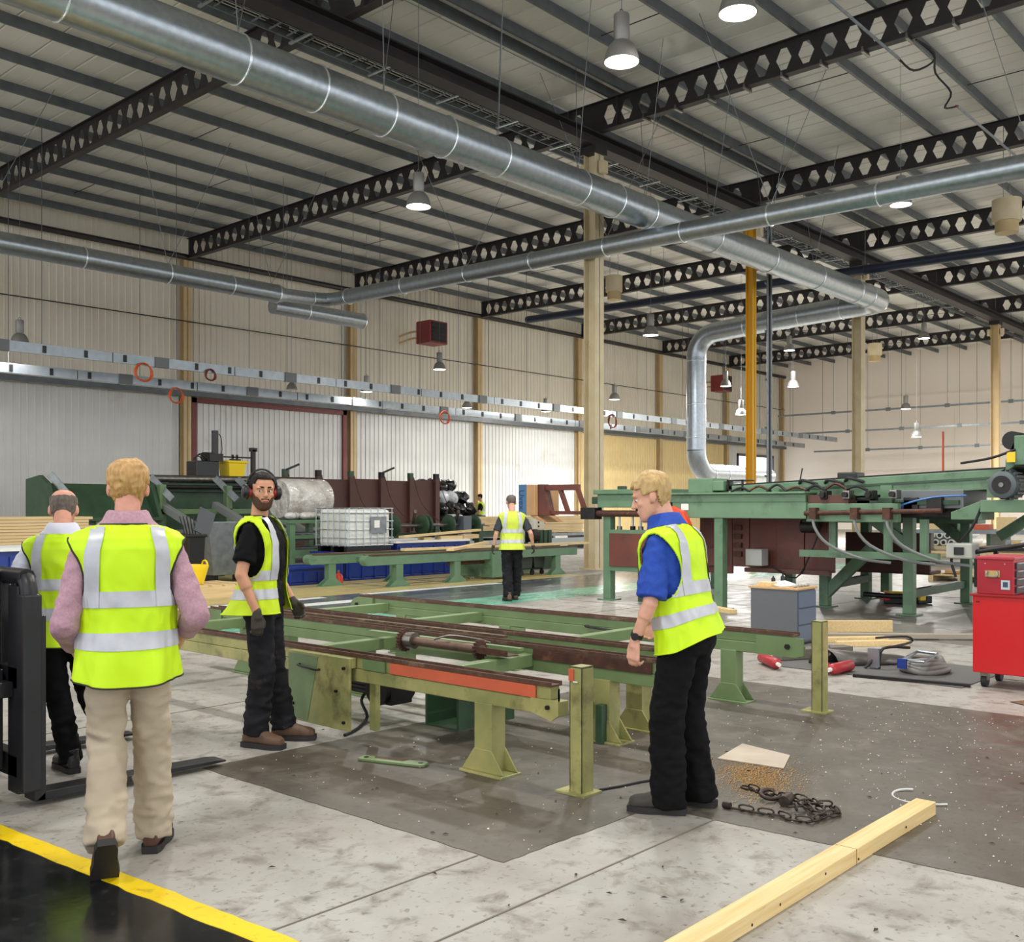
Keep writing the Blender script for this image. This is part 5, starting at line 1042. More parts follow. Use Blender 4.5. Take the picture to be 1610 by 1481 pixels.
# chips, dust and sawdust
random.seed(21); b = MB()
for i in range(2200):
    x, y = random.uniform(3.4, 8.1), random.uniform(-1.5, 5.3)
    if x < 4.6 and y < 3.05: continue
    if random.random() < .45 and y > 3: continue
    r = random.uniform(.002, .006) * random.choice((1, 1, 1, 1, 1.5)); a = random.uniform(0, PI); c_, s_ = math.cos(a) * r, math.sin(a) * r; q = random.uniform(.3, 1)
    b.add([(x + c_, y + s_, .005), (x - s_*q, y + c_*q, .006), (x - c_, y - s_, .005), (x + s_*q, y - c_*q, .009)], [(0, 1, 2, 3)])
tag(b.build('wood_chips', mat('pale_chips', (222,214,196), .7), norm=False), 'tiny pale wood chips scattered over the dark floor', 'chips', kind='stuff')
b = MB()
for i in range(4200):
    g1, g2 = random.gauss(0, 1), random.gauss(0, 1); x, y = 5.36 + .22 * g1, 2.9 + .13 * g2 + .1 * g1
    r = random.uniform(.002, .007); b.add([(x + r, y, .0045), (x, y + r, .0055), (x - r, y, .0045), (x, y - r, .008)], [(0, 1, 2, 3)])
tag(b.build('sawdust', mat('orange_sawdust', (204,164,104), .85), norm=False), 'patch of orange sawdust beside the fair-haired man', 'sawdust', kind='stuff')
b = MB()
for i in range(160):
    x, y = random.uniform(2.3, 8.2), random.uniform(.2, 8)
    r = random.uniform(.006, .022); a = random.uniform(0, PI); c_, s_ = math.cos(a) * r, math.sin(a) * r
    b.add([(x + c_, y + s_, .006), (x - s_*.4, y + c_*.4, .008), (x - c_, y - s_, .006), (x + s_*.3, y - c_*.3, .012)], [(0, 1, 2, 3)])
tag(b.build('dark_grit', mat('dark_grit', (64,56,48), .8), norm=False), 'dark grit and splinters scattered over the floor', 'grit', kind='stuff')
# clutter beyond the conveyor at right
m_ext = mat('red_cylinder', (168,44,52), .4)
for i, (p, q, lab) in enumerate((((9.25, 4.95, .06), (9.0, 4.68, .06), 'red cylinder on the floor by the conveyor end, leftmost of three'), ((9.35, 4.42, .06), (9.1, 4.22, .06), 'red cylinder on the floor, middle one of three'), ((9.35, 4.1, .06), (9.05, 4.12, .06), 'red cylinder on the floor with a white end, rightmost of three'))):
    t = thing('red_cylinder', lab, 'cylinder', p, 0, 'red cylinders on the floor'); d = (Vector(q) - Vector(p)).normalized()
    MB().capsule(p, q, .055, .055, 18).build('cylinder_body', m_ext, t, smooth=60); MB().cyl(Vector(q) + d * .05, Vector(q) + d * .1, .02, n=10).build('cylinder_cap', white_plastic, t)
def brd(p, q, w_, h_, lab, m=wood_pale, nm='board', cat='board', grp=None): tag(MB().bar(p, q, w_, h_).build(nm, m, bevel=.003), lab, cat, grp)
brd((11.6, 5.6, .12), (12.3, 4.85, .12), .05, .14, 'pale board standing on edge beyond the pedestal, highest of the pile'); brd((10.95, 4.95, .03), (11.6, 4.4, .03), .1, .06, 'short pale batten on the floor right of the pedestal')
brd((11.3, 5.5, .05), (12.6, 3.9, .05), .12, .05, 'grey weathered board leaning across the pile by the pedestal', mat('grey_board', (160,150,134), .8)); brd((11.2, 5.2, .03), (11.75, 4.7, .03), .12, .06, 'thick timber offcut in the pile right of the pedestal')
brd((14.2, 9.2, .03), (13.3, 7.6, .03), .14, .06, 'long pale batten on the floor below the saw line', wood_pale); brd((12.5, 8.1, .03), (12.1, 7.3, .03), .2, .05, 'pale plank on the floor left of the saw line leg')
brd((9.55, 4.95, .06), (10.35, 4.55, .06), .16, .1, 'grey sheet metal channel on the floor by the pedestal', mat('old_channel', (112,106,98), .6, .2), 'metal_channel', 'channel'); brd((9.1, 3.95, .015), (9.25, 2.96, .015), .05, .03, 'dark steel strip on the floor left of the tool cabinet', dark_metal, 'steel_strip', 'strip')
GT = thing('guard_shell', 'dark curved machine guard lying among the scrap on the floor', 'guard', (9.8, 4.3, 0))
b = MB(); b.loft([[(9.55 + .6 * t_, 4.45 - .5 * t_ + .16 * math.cos(a), .16 * math.sin(a) * (1 - .5 * t_) + .01) for a in [PI * i / 10 for i in range(11)]] for t_ in (0, .3, .6, 1)], caps=False, closed=False); o = b.build('guard_sheet', mat('grey_sheet', (104,100,96), .4, .6), GT, smooth=60); sm = o.modifiers.new('s', 'SOLIDIFY'); sm.thickness = .008
MB().cyl((9.62, 4.4, .09), (9.66, 4.46, .17), .03, n=12).build('guard_boss', steel, GT)
HC = thing('hose_coil', 'coil of grey hose on the floor left of the tool cabinet', 'hose', (9.75, 3.6, 0))
for k in range(4): MB().tube([(9.8 + (.24 - .02*k) * math.cos(a), 3.55 + (.2 - .02*k) * math.sin(a), .035 + .03 * k + .01 * math.sin(3*a + k)) for a in [2*PI*i/24 for i in range(24)]], .028, 8, closed=True).build('hose_loop', mat('grey_hose', (120,118,114), .5), HC, smooth=60)
ST = thing('metal_stand', 'bent black rod stand standing among the scrap on the floor', 'stand', (9.7, 3.9, 0))
MB().tube([(9.7, 3.95, .01), (9.72, 3.92, .2), (9.95, 3.75, .2)], .014, 6).tube([(9.85, 4.05, .28), (10.0, 3.8, .3), (10.05, 3.78, .24), (9.72, 3.92, .2)], .012, 6).tube([(9.72, 3.92, .2), (9.6, 4.05, .01)], .014, 6).build('rod', black_steel, ST); MB().box((9.64, 3.94, .02), (9.7, 4.04, .2)).build('bracket', galv, ST)
FR = thing('buckle_frame', 'bent galvanised frame with a blue tag on the coil of hose', 'frame', (9.6, 3.5, .12))
MB().tube([(9.55, 3.66, .14), (9.75, 3.6, .2), (9.7, 3.4, .2), (9.5, 3.45, .14)], .014, 6, closed=True).build('frame_rod', galv, FR); MB().box((9.5, 3.62, .06), (9.54, 3.7, .15)).build('blue_tag', blue_plastic, FR)
flat('oil_mat', [(9.2, 4.95), (10.6, 4.6), (10.4, 2.98), (9.15, 3.0)], .003, mat('dark_mat', (92,92,90), .6), 'thin dark mat under the scrap left of the tool cabinet', 'mat')
flat('torn_card', [(8.75, 2.5), (9.0, 2.35), (8.85, 2.05), (8.6, 2.2)], .005, mat('brown_card', (110,84,60), .8), 'torn brown card on the floor in front of the tool cabinet', 'card')
# stuff under and beyond the saw line
WP = thing('work_platform', 'wooden pallet with scraps on the floor beyond the saw line', 'pallet', (22.5, 7.2, 0))
for i in range(7): MB().box((22.0 + i * .2, 6.6, .12), (22.17 + i * .2, 7.9, .15)).build('deck_board', wood_stack, WP)
for y in (6.6, 7.2, 7.8): MB().box((22.0, y, 0), (23.37, y + .1, .12)).build('runner', wood_stack, WP)
for i in range(8): MB().cbox((22.2 + random.uniform(0, 1), 6.8 + random.uniform(0, 1), .19), (.3, .2, .06), rz=random.uniform(0, 3), rx=.1).build('scrap_piece', [wood_pale, m_paper, m_card][i % 3], WP)
WT = thing('steel_table', 'dark steel table with junk in the background at the right edge', 'table', (21.5, 6.0, 0))
MB().box((20.9, 5.3, .72), (22.3, 6.7, .78)).build('table_top', black_steel, WT)
for x in (21.0, 22.2):
    for y in (5.4, 6.6): MB().box((x - .04, y - .04, 0), (x + .04, y + .04, .72)).build('leg', black_steel, WT)
MB().box((21.2, 5.6, .1), (21.9, 6.3, .6)).build('carton', m_card, WT)
for i in range(5): MB().cbox((21.1 + .24 * i, 5.7 + .2 * (i % 3), .84), (.26, .2, .12), rz=i, rx=.2).build('junk_piece', [m_paper, wood_pale, galv_dull][i % 3], WT)
PS = thing('tube_rack', 'rack of pale tubes with dark bores in the distance under the saw line', 'tubes', (33, 11.5, 0))
m_tube = mat('white_tube', (228,228,224), .4); tb = MB().lathe([(.06, 0), (.1, 0), (.1, 2), (.06, 2), (.06, 0)], n=14, axis='x').mesh('tube'); tk = MB().cyl((0.01, 0, 0), (.03, 0, 0), .062, n=12).mesh('bore')
for r in range(4):
    for c in range(7 - r):
        if r == 2: continue
        linked(tb, 'tube', m_tube, PS, (0, (c + r * .5) * .24 - .6, .45 + r * .22)); linked(tk, 'bore', black_plastic, PS, (-.02, (c + r * .5) * .24 - .6, .45 + r * .22))
MB().box((32.9, 10.6, 0), (35.2, 12.9, .34)).build('rack_base', wood_stack, PS); MB().box((33.3, 12.4, .34), (33.4, 12.5, 1.6)).box((33.3, 10.7, .34), (33.4, 10.8, 1.6)).build('rack_post', black_steel, PS)
FT = thing('far_table', 'long pale bench with orange parts far behind the saw line', 'bench', (30, 8, 0))
MB().box((28.5, 6.5, .85), (30.5, 11.0, .95)).build('bench_top', galv_dull, FT)
for y in (6.7, 8.7, 10.8): MB().box((28.6, y - .05, 0), (30.4, y + .05, .85)).build('leg', green_dark, FT)
for i in range(6): MB().box((28.6 + .2 * (i % 2), 6.8 + i * .65, .95), (29.0 + .2 * (i % 2), 7.2 + i * .65, 1.1 + .1 * (i % 3))).build('bench_part', [orange_paint, green_teal, wood_pale][i % 3], FT)
MB().box((28.5, 7, .3), (30.4, 10.8, .36)).build('shelf', wood_stack, FT)
TS = thing('dropped_tools', 'heap of black and yellow tools on the floor under the saw line', 'tools', (16.6, 6.2, 0))
for i in range(7): MB().cbox((16.2 + random.uniform(0, .8), 6.0 + random.uniform(0, .7), .07 + .05 * (i % 2)), (.3, .14, .12), rz=random.uniform(0, 3)).build('tool_body', [black_plastic, MATS['yellow_plastic'], dark_metal, red_paint][i % 4], TS, bevel=.015)
for i, (x, y, lab) in enumerate(((42, 14.5, 'left orange marker pole before the pale end wall'), (44, 11.2, 'right orange marker pole beside the tan column'))):
    t = thing('marker_pole', lab, 'pole', (x, y, 0), 0, 'orange marker poles'); MB().cyl((x, y, .02), (x, y, 4.6), .05, n=8).build('pole', orange_paint, t); MB().cyl((x, y, 0), (x, y, .04), .3, n=16).build('base', dark_metal, t)
# ================================================================== people
def remesh(b, voxel, smooth=2, disp=None, name='m'):
    me = b.mesh(name); bm = bmesh.new(); bm.from_mesh(me); bmesh.ops.recalc_face_normals(bm, faces=bm.faces); bm.to_mesh(me); bm.free()
    o = bpy.data.objects.new('tmp', me); COL.objects.link(o)
    r = o.modifiers.new('r', 'REMESH'); r.mode = 'VOXEL'; r.voxel_size = voxel
    if smooth:
        s = o.modifiers.new('s', 'SMOOTH'); s.factor = .5; s.iterations = smooth
    dg = bpy.context.evaluated_depsgraph_get(); out = bpy.data.meshes.new_from_object(o.evaluated_get(dg))
    bpy.data.objects.remove(o); bpy.data.meshes.remove(me)
    if disp:
        n = [v.normal.copy() for v in out.vertices]
        for v, q in zip(out.vertices, n): v.co += q * disp(v.co)
    out.polygons.foreach_set('use_smooth', [True] * len(out.polygons)); return out
def put(name, me, m, parent, label=None):
    o = bpy.data.objects.new(name, me); COL.objects.link(o); me.materials.append(m); o.parent = parent
    if label: o['label'] = label
    return o
def interp(tab, z):
    if z <= tab[0][0]: return tab[0][1:]
    for a, b in zip(tab[:-1], tab[1:]):
        if z <= b[0]:
            t = (z - a[0]) / (b[0] - a[0]); t = t * t * (3 - 2 * t) * .5 + t * .5
            return tuple(p + (q - p) * t for p, q in zip(a[1:], b[1:]))
    return tab[-1][1:]
HEAD = [(-.118,.016,.062,.030),(-.108,.034,.080,.006),(-.092,.047,.086,-.02),(-.07,.056,.087,-.045),(-.05,.061,.086,-.06),(-.028,.066,.084,-.075),(0,.071,.079,-.09),(.028,.075,.088,-.099),(.055,.076,.085,-.102),(.08,.070,.07,-.094),(.1,.054,.046,-.074),(.112,.032,.016,-.046),(.117,.008,-.008,-.02)]
TORSO = [(.74,.19,.135,.0),(.88,.182,.130,-.005),(.98,.172,.122,-.005),(1.08,.160,.112,0),(1.20,.168,.118,.005),(1.32,.184,.126,.0),(1.39,.190,.116,-.008),(1.44,.178,.094,-.012),(1.475,.135,.074,-.012),(1.50,.085,.062,-.01),(1.53,.064,.058,-.004)]
VEST = [(.74,.204,.155,.0),(.88,.2,.15,-.005),(.98,.194,.146,-.005),(1.08,.19,.142,0),(1.20,.198,.146,.005),(1.32,.222,.15,.0),(1.39,.232,.14,-.008),(1.435,.23,.122,-.012),(1.465,.205,.104,-.012),(1.487,.155,.09,-.012),(1.502,.098,.08,-.01)]
def sgp(c, e): return math.copysign(abs(c) ** e, c)
def head_pt(u, z, off=0.):
    w, f, b = interp(HEAD, z); c = (f + b) / 2; h = (f - b) / 2
    return Vector(((w + off) * sgp(math.cos(u), .9), c + (h + off) * sgp(math.sin(u), .9), z))
def torso_pt(u, z, off=0., tab=TORSO):
    w, d, c = interp(tab, z)
    return Vector(((w + off) * sgp(math.cos(u), .82), c + (d + off) * sgp(math.sin(u), .82), z))
skins = {}
def skin_mat(name, c, stubble=None):
    return mat(name, c, .5, 0, c2=tuple(int(x * .9) for x in c), scale=22, bump=.05, bscale=90, spec=.35)
def person(spec):
    P = thing('person', spec['label'], 'person', (spec['x'], spec['y'], spec.get('z', 0)), spec['rz'])
    S = spec['H'] / 1.78; vox = spec.get('vox', .006)
    P.scale = (S, S, S)
    q = spec['pose']
    TW = Euler((-q.get('lean', 0), q.get('side', 0), q.get('twist', 0))).to_matrix(); HIP = Vector((0, q.get('hipy', 0), .95 + q.get('hipz', 0)))
    def T(p): p = Vector(p); return HIP + TW @ (p - Vector((0, 0, .95)))
    HM = TW @ Euler((-q.get('hpitch', 0), q.get('hroll', 0), q.get('hyaw', 0))).to_matrix() * spec.get('hs', 1.03)
    HC = T((0, .0, 1.56)) + HM @ Vector((0, .025, .105))
    def Hh(p): return HC + HM @ Vector(p)
    skin = spec['skin']
    # ---- body: one continuous surface
    b = MB()
    b.loft([[Hh(head_pt(2*PI*k/28, z)) for k in range(28)] for z in (-.118,-.108,-.092,-.07,-.05,-.028,0,.028,.055,.08,.1,.112,.117)])
    b.capsule(Hh((0, .086, .014)), Hh((0, .106, -.022)), .0085, .0125); b.ball(Hh((.010, .097, -.027)), .0085); b.ball(Hh((-.010, .097, -.027)), .0085)
    for s in (-1, 1):
        b.ball(Hh((s*.030, .078, .025)), (.026, .013, .008), rot=HM); b.ball(Hh((s*.042, .058, -.022)), (.02, .02, .02)); b.ball(Hh((s*.078, -.014, -.008)), (.010, .02, .033), rot=HM @ Euler((.2, 0, s*-.35)).to_matrix())
        b.ball(Hh((s*.074, .0, -.028)), (.008, .008, .014))
    b.ball(Hh((0, .087, -.053)), (.023, .0075, .0055), rot=HM); b.ball(Hh((0, .086, -.063)), (.019, .0075, .0065), rot=HM); b.ball(Hh((0, .074, -.097)), (.024, .016, .016), rot=HM)
    b.capsule(Hh((0, -.028, -.05)), T((0, -.012, 1.48)), .056, .062)
    b.loft([[T(torso_pt(2*PI*k/24, z, -.02)) for k in range(24)] for z in (.88,.98,1.08,1.2,1.32,1.39,1.44,1.475,1.5)])
    arms = {}
    for s, k in ((1, 'R'), (-1, 'L')):
        sh = T((s*.172, -.012, 1.395)); el = Vector(q['elbow' + k]); wr = Vector(q['wrist' + k]); arms[k] = (sh, el, wr)
        b.capsule(sh, el, .048, .041); b.capsule(el, wr, .0405, .027); m1 = el + (wr - el) * .28; b.capsule(el, m1, .041, .043)
    gl = spec.get('glove'); fat = 1.18 if gl else 1.0
    for s, k in ((1, 'R'), (-1, 'L')):
        hb = MB() if gl else b
        sh, el, wr = arms[k]; d = Vector(q.get('hand' + k, wr - el)).normalized(); n = Vector(q.get('palm' + k, (-s, 0, 0))); n = (n - d * n.dot(d)).normalized(); side = n.cross(d) * 1.0
        th = Vector(q.get('thumb' + k, (0, 1, 0))); 
        if side.dot(th) < 0: side = -side                      # side points to the thumb
        hb.capsule(wr - d * .01, wr + d * .02, .026 * fat, .027 * fat)
        for j in range(4): hb.capsule(wr + d * .018 + side * (.02 - .0135*j), wr + d * .088 + side * (.031 - .0205*j), .0155 * fat, .0135 * fat)
        curl = q.get('curl' + k, .45)
        for j, L in enumerate((.074, .083, .077, .06)):
            p = wr + d * .09 + side * (.031 - .0205*j); a = curl * (.5 + .12 * j); dd = d
            for m, fr in enumerate((.45, .32, .25)):
                dd = (d * math.cos(a) + n * math.sin(a)).normalized(); e = p + dd * L * fr; hb.capsule(p, e, (.0098 - .0008*m) * fat, (.009 - .0008*m) * fat, 10); p = e; a += curl * (.9 + .1 * j)
        p = wr + d * .03 + side * .026; e = p + (d * .7 + side * .55 + n * .35).normalized() * .042; f = e + (d * .93 + side * .1 + n * .3).normalized() * .032
        hb.capsule(p, e, .0145 * fat, .011 * fat, 10); hb.capsule(e, f, .011 * fat, .009 * fat, 10)
        if gl: put('glove', remesh(hb, vox, 1), gl, P)
    legs = {}
    for s, k in ((1, 'R'), (-1, 'L')):
        hp = HIP + Euler((0, 0, q.get('hiptwist', 0))).to_matrix() @ Vector((s*.09, 0, -.02)); kn = Vector(q['knee' + k]); an = Vector(q['ankle' + k]); legs[k] = (hp, kn, an)
        b.capsule(hp, kn, .065, .048); b.capsule(kn, an, .048, .036)
    body = put('body', remesh(b, vox, 4), skin, P)
    # ---- face
    fc = spec.get('face', True)
    if fc:
        for s in (-1, 1):
            e = MB().ball((0, 0, 0), .0115, 14, 10).mesh('eye'); o = put('eye', e, MATS['eye_white'], P); o.location = Hh((s*.030, .070, .003))
            look = HM @ Vector(q.get('gaze', (0, 1, 0))).normalized(); c = Hh((s*.030, .070, .003)) + look * .0082
            MB().ball(c, .0062, 10, 6).build('iris', MATS['iris'], P, local=True, smooth=180)
            MB().tube([Hh((s*(.012 + .009*i), .0905 - .0006*i*i*2.2, .026 + .003*math.sin(PI*i/5 + .3))) for i in range(5)], [.004, .006, .006, .005, .0025], 6).build('eyebrow', spec['hair'], P, local=True, smooth=180)
            MB().tube([Hh((s*(.017 + .0065*i), .0845 - .0009*i*i*.9 , .0085 + .0035*math.sin(PI*i/4))) for i in range(5)], .0022, 5).build('eyelid', skin, P, local=True, smooth=180)
        MB().ball((0, 0, 0), (.021, .003, .0016), 10, 6).build('mouth_line', MATS['lip'], P, local=True, smooth=180).matrix_basis = Matrix.LocRotScale(Hh((0, .0935, -.0578)), HM.normalized().to_quaternion(), (1, 1, 1))
        MB().ball((0, 0, 0), (.017, .004, .0042), 10, 6).build('lower_lip', MATS['lip'], P, local=True, smooth=180).matrix_basis = Matrix.LocRotScale(Hh((0, .0915, -.0635)), HM.normalized().to_quaternion(), (1, 1, 1))
    def cap(name, m, off, keep, z0, z1, nz=30, nu=64, rough=.006, fr=70, th=.016):
        parent = P
        vs, fs = [], []
        for i in range(nz):
            z = z0 + (z1 - z0) * i / (nz - 1)
            for k in range(nu):
                u = 2*PI*k/nu; p = head_pt(u, z); c = Vector((0, -.01, .0)); nn = (p - c); nn.z *= .8; nn.normalize()
                f = noise.noise(Vector((p.x*fr, p.y*fr, p.z*fr*.35))) * rough + noise.noise(p * fr * .3) * rough * .8
                vs.append(Hh(p + nn * (off + f)))
        for i in range(nz - 1):
            for k in range(nu):
                z = z0 + (z1 - z0) * (i + .5) / (nz - 1); c = head_pt(2*PI*(k+.5)/nu, z)
                if keep(c): fs.append((i*nu+k, i*nu+(k+1) % nu, (i+1)*nu+(k+1) % nu, (i+1)*nu+k))
        if z1 > .115 and keep(Vector((0, -.02, .117))): fs.append(tuple((nz-1)*nu + k for k in range(nu)))
        o = MB().add(vs, fs).build(name, m, parent, local=True, smooth=180, norm=False)
        if th:
            sm = o.modifiers.new('solid', 'SOLIDIFY'); sm.thickness = th; sm.offset = -1
        return o
    for h in spec['hairdo']: cap(*h)
    # ---- clothes
    def sleeve(bm_, k, upto, r0, r1, loose=0):
        sh, el, wr = arms[k]; L1 = (el - sh).length; L2 = (wr - el).length; tot = L1 + L2
        if upto <= L1: e = sh + (el - sh) * upto / L1; bm_.capsule(sh, sh + (el - sh) * .2, r0, r0 * .97); bm_.cyl(sh + (el - sh) * .1, e, r0 * .97, r1, 20)
        else:
            e = el + (wr - el) * (upto - L1) / L2; mid = r0 * .35 + r1 * .65 + .008; bm_.capsule(sh, el, r0, mid); bm_.capsule(el, el, mid, mid); bm_.cyl(el, e, mid, r1, 20)
    def wrinkle(a, f, st=(1, 1, 1), ph=0):
        def g(p):
            v = Vector((p.x*st[0], p.y*st[1], p.z*st[2])) * f + Vector((ph, ph*.7, 0)); n1 = noise.noise(v); n2 = noise.noise(v * 2.3 + Vector((5, 1, 2)))
            return a * (1 - 2.2 * abs(n1)) * .6 + a * .5 * n2
        return g
    top = MB(); top.loft([[T(torso_pt(2*PI*k/32, z, .012 if 1.1 < z < 1.42 else -.002)) for k in range(32)] for z in (.9,.98,1.08,1.2,1.32,1.39,1.44,1.475,1.5)])
    for k in 'RL': sleeve(top, k, spec['sleeve'], .064, spec.get('cuff', .06))
    put('shirt', remesh(top, vox * 1.6, 2, wrinkle(.010, 11, (1, 1, 1.2), 3)), spec['shirt'], P)
    if spec.get('collar'):
        rr = []
        for z, o_ in ((1.49, .024), (1.525, .02), (1.56, .018), (1.553, .028), (1.515, .036), (1.49, .034)): rr.append([T(torso_pt(2*PI*k/32, min(z, 1.53), o_ - .004) + Vector((0, 0, max(0, z - 1.53) + .006 * math.cos(2*PI*k/32) ** 2))) for k in range(32)])
        MB().loft(rr, caps=False).build('collar', spec['collar'], P, local=True, smooth=60)
    tr = MB(); hipT = lambda p: HIP + Euler((0, 0, q.get('hiptwist', 0))).to_matrix() @ (Vector(p) - Vector((0, 0, .95)))
    tr.loft([[hipT((sgp(math.cos(2*PI*k/28), .85) * w, y0 + sgp(math.sin(2*PI*k/28), .85) * d, z)) for k in range(28)] for z, w, d, y0 in ((.83,.15,.105,-.01),(.88,.175,.122,-.012),(.95,.174,.122,-.01),(1.03,.166,.115,-.005),(1.07,.16,.112,0))])
    for s, k in ((1, 'R'), (-1, 'L')):
        hp, kn, an = legs[k]; R = spec.get('legr', (.096, .072, .064)); a2 = an + (an - kn).normalized() * spec.get('hem', .02)
        tr.capsule(hp + Vector((0, 0, -.02)), kn, R[0], R[1], 20); tr.capsule(kn, kn + (an - kn) * .1, R[1], R[1], 20); tr.cyl(kn, a2, R[1], R[2], 22)
    def leg_wr(p):
        f = 1.0 + (.9 if p.z < .35 else 0) + (.5 if .42 < p.z < .6 else 0)
        return wrinkle(.010, 9, (1, 1, 1.7), 9)(p) * f
    put('trousers', remesh(tr, vox * 1.8, 2, leg_wr), spec['trousers'], P)
    for s, k in ((1, 'R'), (-1, 'L')):
        hp, kn, an = legs[k]; R = Euler((q.get('pitch' + k, 0), 0, q.get('yaw' + k, 0))).to_matrix()
        def F(p): return an + R @ (Vector(p) - Vector((0, 0, .085)))
        SH = [(-.08,.03,.06,.09),(-.064,.038,.075,.12),(-.02,.042,.085,.15),(.03,.044,.09,.13),(.08,.050,.092,.11),(.13,.054,.096,.092),(.175,.050,.098,.084),(.205,.03,.1,.07)]
        up = MB(); up.loft([[F((w * math.cos(a), y, .018 + (h - .018) * (.5 + .5 * sgp(math.sin(a), .7)))) for a in [2*PI*i/18 for i in range(18)]] for y, w, _z, h in SH])
        up.cyl(F((0, -.02, .07)), F((0, -.025, .15)), .045, .047, 18)
        sh = put('shoe', remesh(up, .006, 1), spec['shoes'], P)
        so = MB().prism([(math.copysign(1, s) * 0 + x, y) for x, y in [(-.034,-.09),(.034,-.09),(.046,-.05),(.046,.03),(.058,.1),(.056,.165),(.034,.215),(-.034,.215),(-.056,.165),(-.058,.1),(-.046,.03),(-.046,-.05)]], 'z', 0, .034)
        so.v = [tuple(F(p)) for p in so.v]; so.build('sole', spec.get('sole', MATS['shoe_sole']), sh, local=True, smooth=30)
    # ---- hi-vis vest as an open parametric sheet, with tapes lying on it
    V = spec['vest']; z0, z1 = V['hem'], 1.502; nu, nz = (200, 110) if spec.get('vox', .006) < .01 else (80, 40); op = V.get('open', 0); lift = V.get('lift', (0, 0)); ph = spec['x'] * 7
    def vp(u, z, off=0.):
        t = max(0., (1.12 - z) / (1.12 - z0)); fl = V.get('fit', 0) + V.get('flare', .01) * t * t
        dz = t * (lift[0] * max(0, -math.sin(u)) + lift[1] * max(0, math.cos(u)))
        p = torso_pt(u, max(z, .74), fl + off, VEST); c, s_ = math.cos(u), math.sin(u)
        p += Vector((c, s_, 0)) * (.007 * math.sin(u * 7 + ph) * t + .009 * noise.noise(Vector((c*2.2, s_*2.2, z*5 + ph))) + .006 * noise.noise(Vector((c*5, s_*5, z*9 + ph))) + .004 * (1 - 2*abs(noise.noise(Vector((c*3 + z*4, s_*3, z*7 + ph))))))
        p.y -= V.get('backflare', 0) * t * t * max(0, -s_); p.z += dz - V.get('tail', 0) * t * t * s_ * s_
        return T(p)
    HR, HZ = V.get('hole', (.092, .15))
    def hole(p0): return abs(p0.x) > .12 and ((p0.y + .012) / HR) ** 2 + ((p0.z - 1.29) / HZ) ** 2 < 1
    def gap(z): return max(op + (V.get('vdepth', 1.22) > .9 and 0), max(0, (z - V.get('vdepth', 1.22)) / (1.502 - V.get('vdepth', 1.22))) ** 1.3 * V.get('vwide', 1.05))
    def uu(k, z): g = gap(z); return PI/2 + g + (2*PI - 2*g) * k / nu
    def sheet(za, zb, n, off):
        vs, fs = [], []
        for i in range(n + 1):
            z = za + (zb - za) * i / n
            for k in range(nu + 1): vs.append(vp(uu(k, z), z, off))
        for i in range(n):
            z = za + (zb - za) * (i + .5) / n
            for k in range(nu):
                if not hole(torso_pt(uu(k + .5, z), z, 0, VEST)): fs.append((i*(nu+1)+k, i*(nu+1)+k+1, (i+1)*(nu+1)+k+1, (i+1)*(nu+1)+k))
        return MB().add(vs, fs)
    vest = sheet(z0, z1, nz, 0).build('hi_vis_vest', V['mat'], P, local=True, smooth=180, norm=False)
    sm = vest.modifiers.new('solid', 'SOLIDIFY'); sm.thickness = .006; sm.offset = -1
    for a, c in V['bands']: sheet(a, c, 4, .004).build('reflective_tape', MATS['reflective'], vest, local=True, smooth=180, norm=False)
    for s in (-1, 1):
        for fb in (-1, 1):
            n = 26; vv, ff = [], []
            zb = V['bands'][0][0]
            if fb > 0 and V.get('nofront'): continue
            for i in range(n + 1):
                z = zb + (1.492 - zb) * i / n; W = interp(VEST, z)[0]
                for xx in (V['strap'] - .027, V['strap'], V['strap'] + .027):
                    x = min(xx - .022 * max(0, (z - 1.38) / .1), W * .985); c = (x / W) ** (1 / .82); u = math.acos(max(-1, min(1, c))); vv.append(vp(fb * u if s > 0 else fb * (PI - u), z, .007))
            for i in range(n):
                for j in range(2): ff.append((i*3+j, i*3+j+1, i*3+j+4, i*3+j+3))
            MB().add(vv, ff).build('reflective_tape', MATS['reflective'], vest, local=True, smooth=180, norm=False)
    pip = V.get('piping', MATS['piping'])
    MB().tube([vp(uu(k, z0), z0, .001) for k in range(nu + 1)], .004, 5).build('hem_piping', pip, vest, local=True, smooth=180)
    for s in (-1, 1):
        pts = []
        for i in range(28):
            a = 2*PI*i/28; y = -.012 + HR * 1.02 * math.cos(a); z = 1.29 + HZ * 1.025 * math.sin(a); w, d, cc = interp(VEST, z); sy = max(-1, min(1, ((y - cc) / d))); sn = math.copysign(abs(sy) ** (1/.82), sy); u = math.asin(sn); pts.append(vp(u if s > 0 else PI - u, z, .001))
        MB().tube(pts, .005, 5, closed=True).build('armhole_piping', pip, vest, local=True, smooth=180)
    MB().tube([vp(PI + PI*k/20, 1.5, .0) for k in range(21)], .005, 5).build('neck_piping', pip, vest, local=True, smooth=180)
    return P, Hh, HM, arms
mat('eye_white', (226,222,216), .25); mat('iris', (44,34,28), .2); mat('lip', (150,92,84), .5); mat('reflective', (196,198,204), .4, .15, c2=(178,180,186), scale=14); mat('piping', (40,42,30), .7)
mat('shoe_sole', (38,36,34), .7)
sk_a = skin_mat('skin_fair', (226,170,146)); sk_b = skin_mat('skin_tanned', (206,150,118)); sk_c = skin_mat('skin_ruddy', (222,160,136))
hair_blond = mat('hair_sandy', (206,166,104), .5, 0, c2=(164,122,70), scale=60, stretch=(1,1,.25), bump=.5, bscale=90)
hair_fair = mat('hair_fair', (206,174,116), .5, 0, c2=(160,128,80), scale=60, stretch=(1,.6,.3), bump=.5, bscale=90)
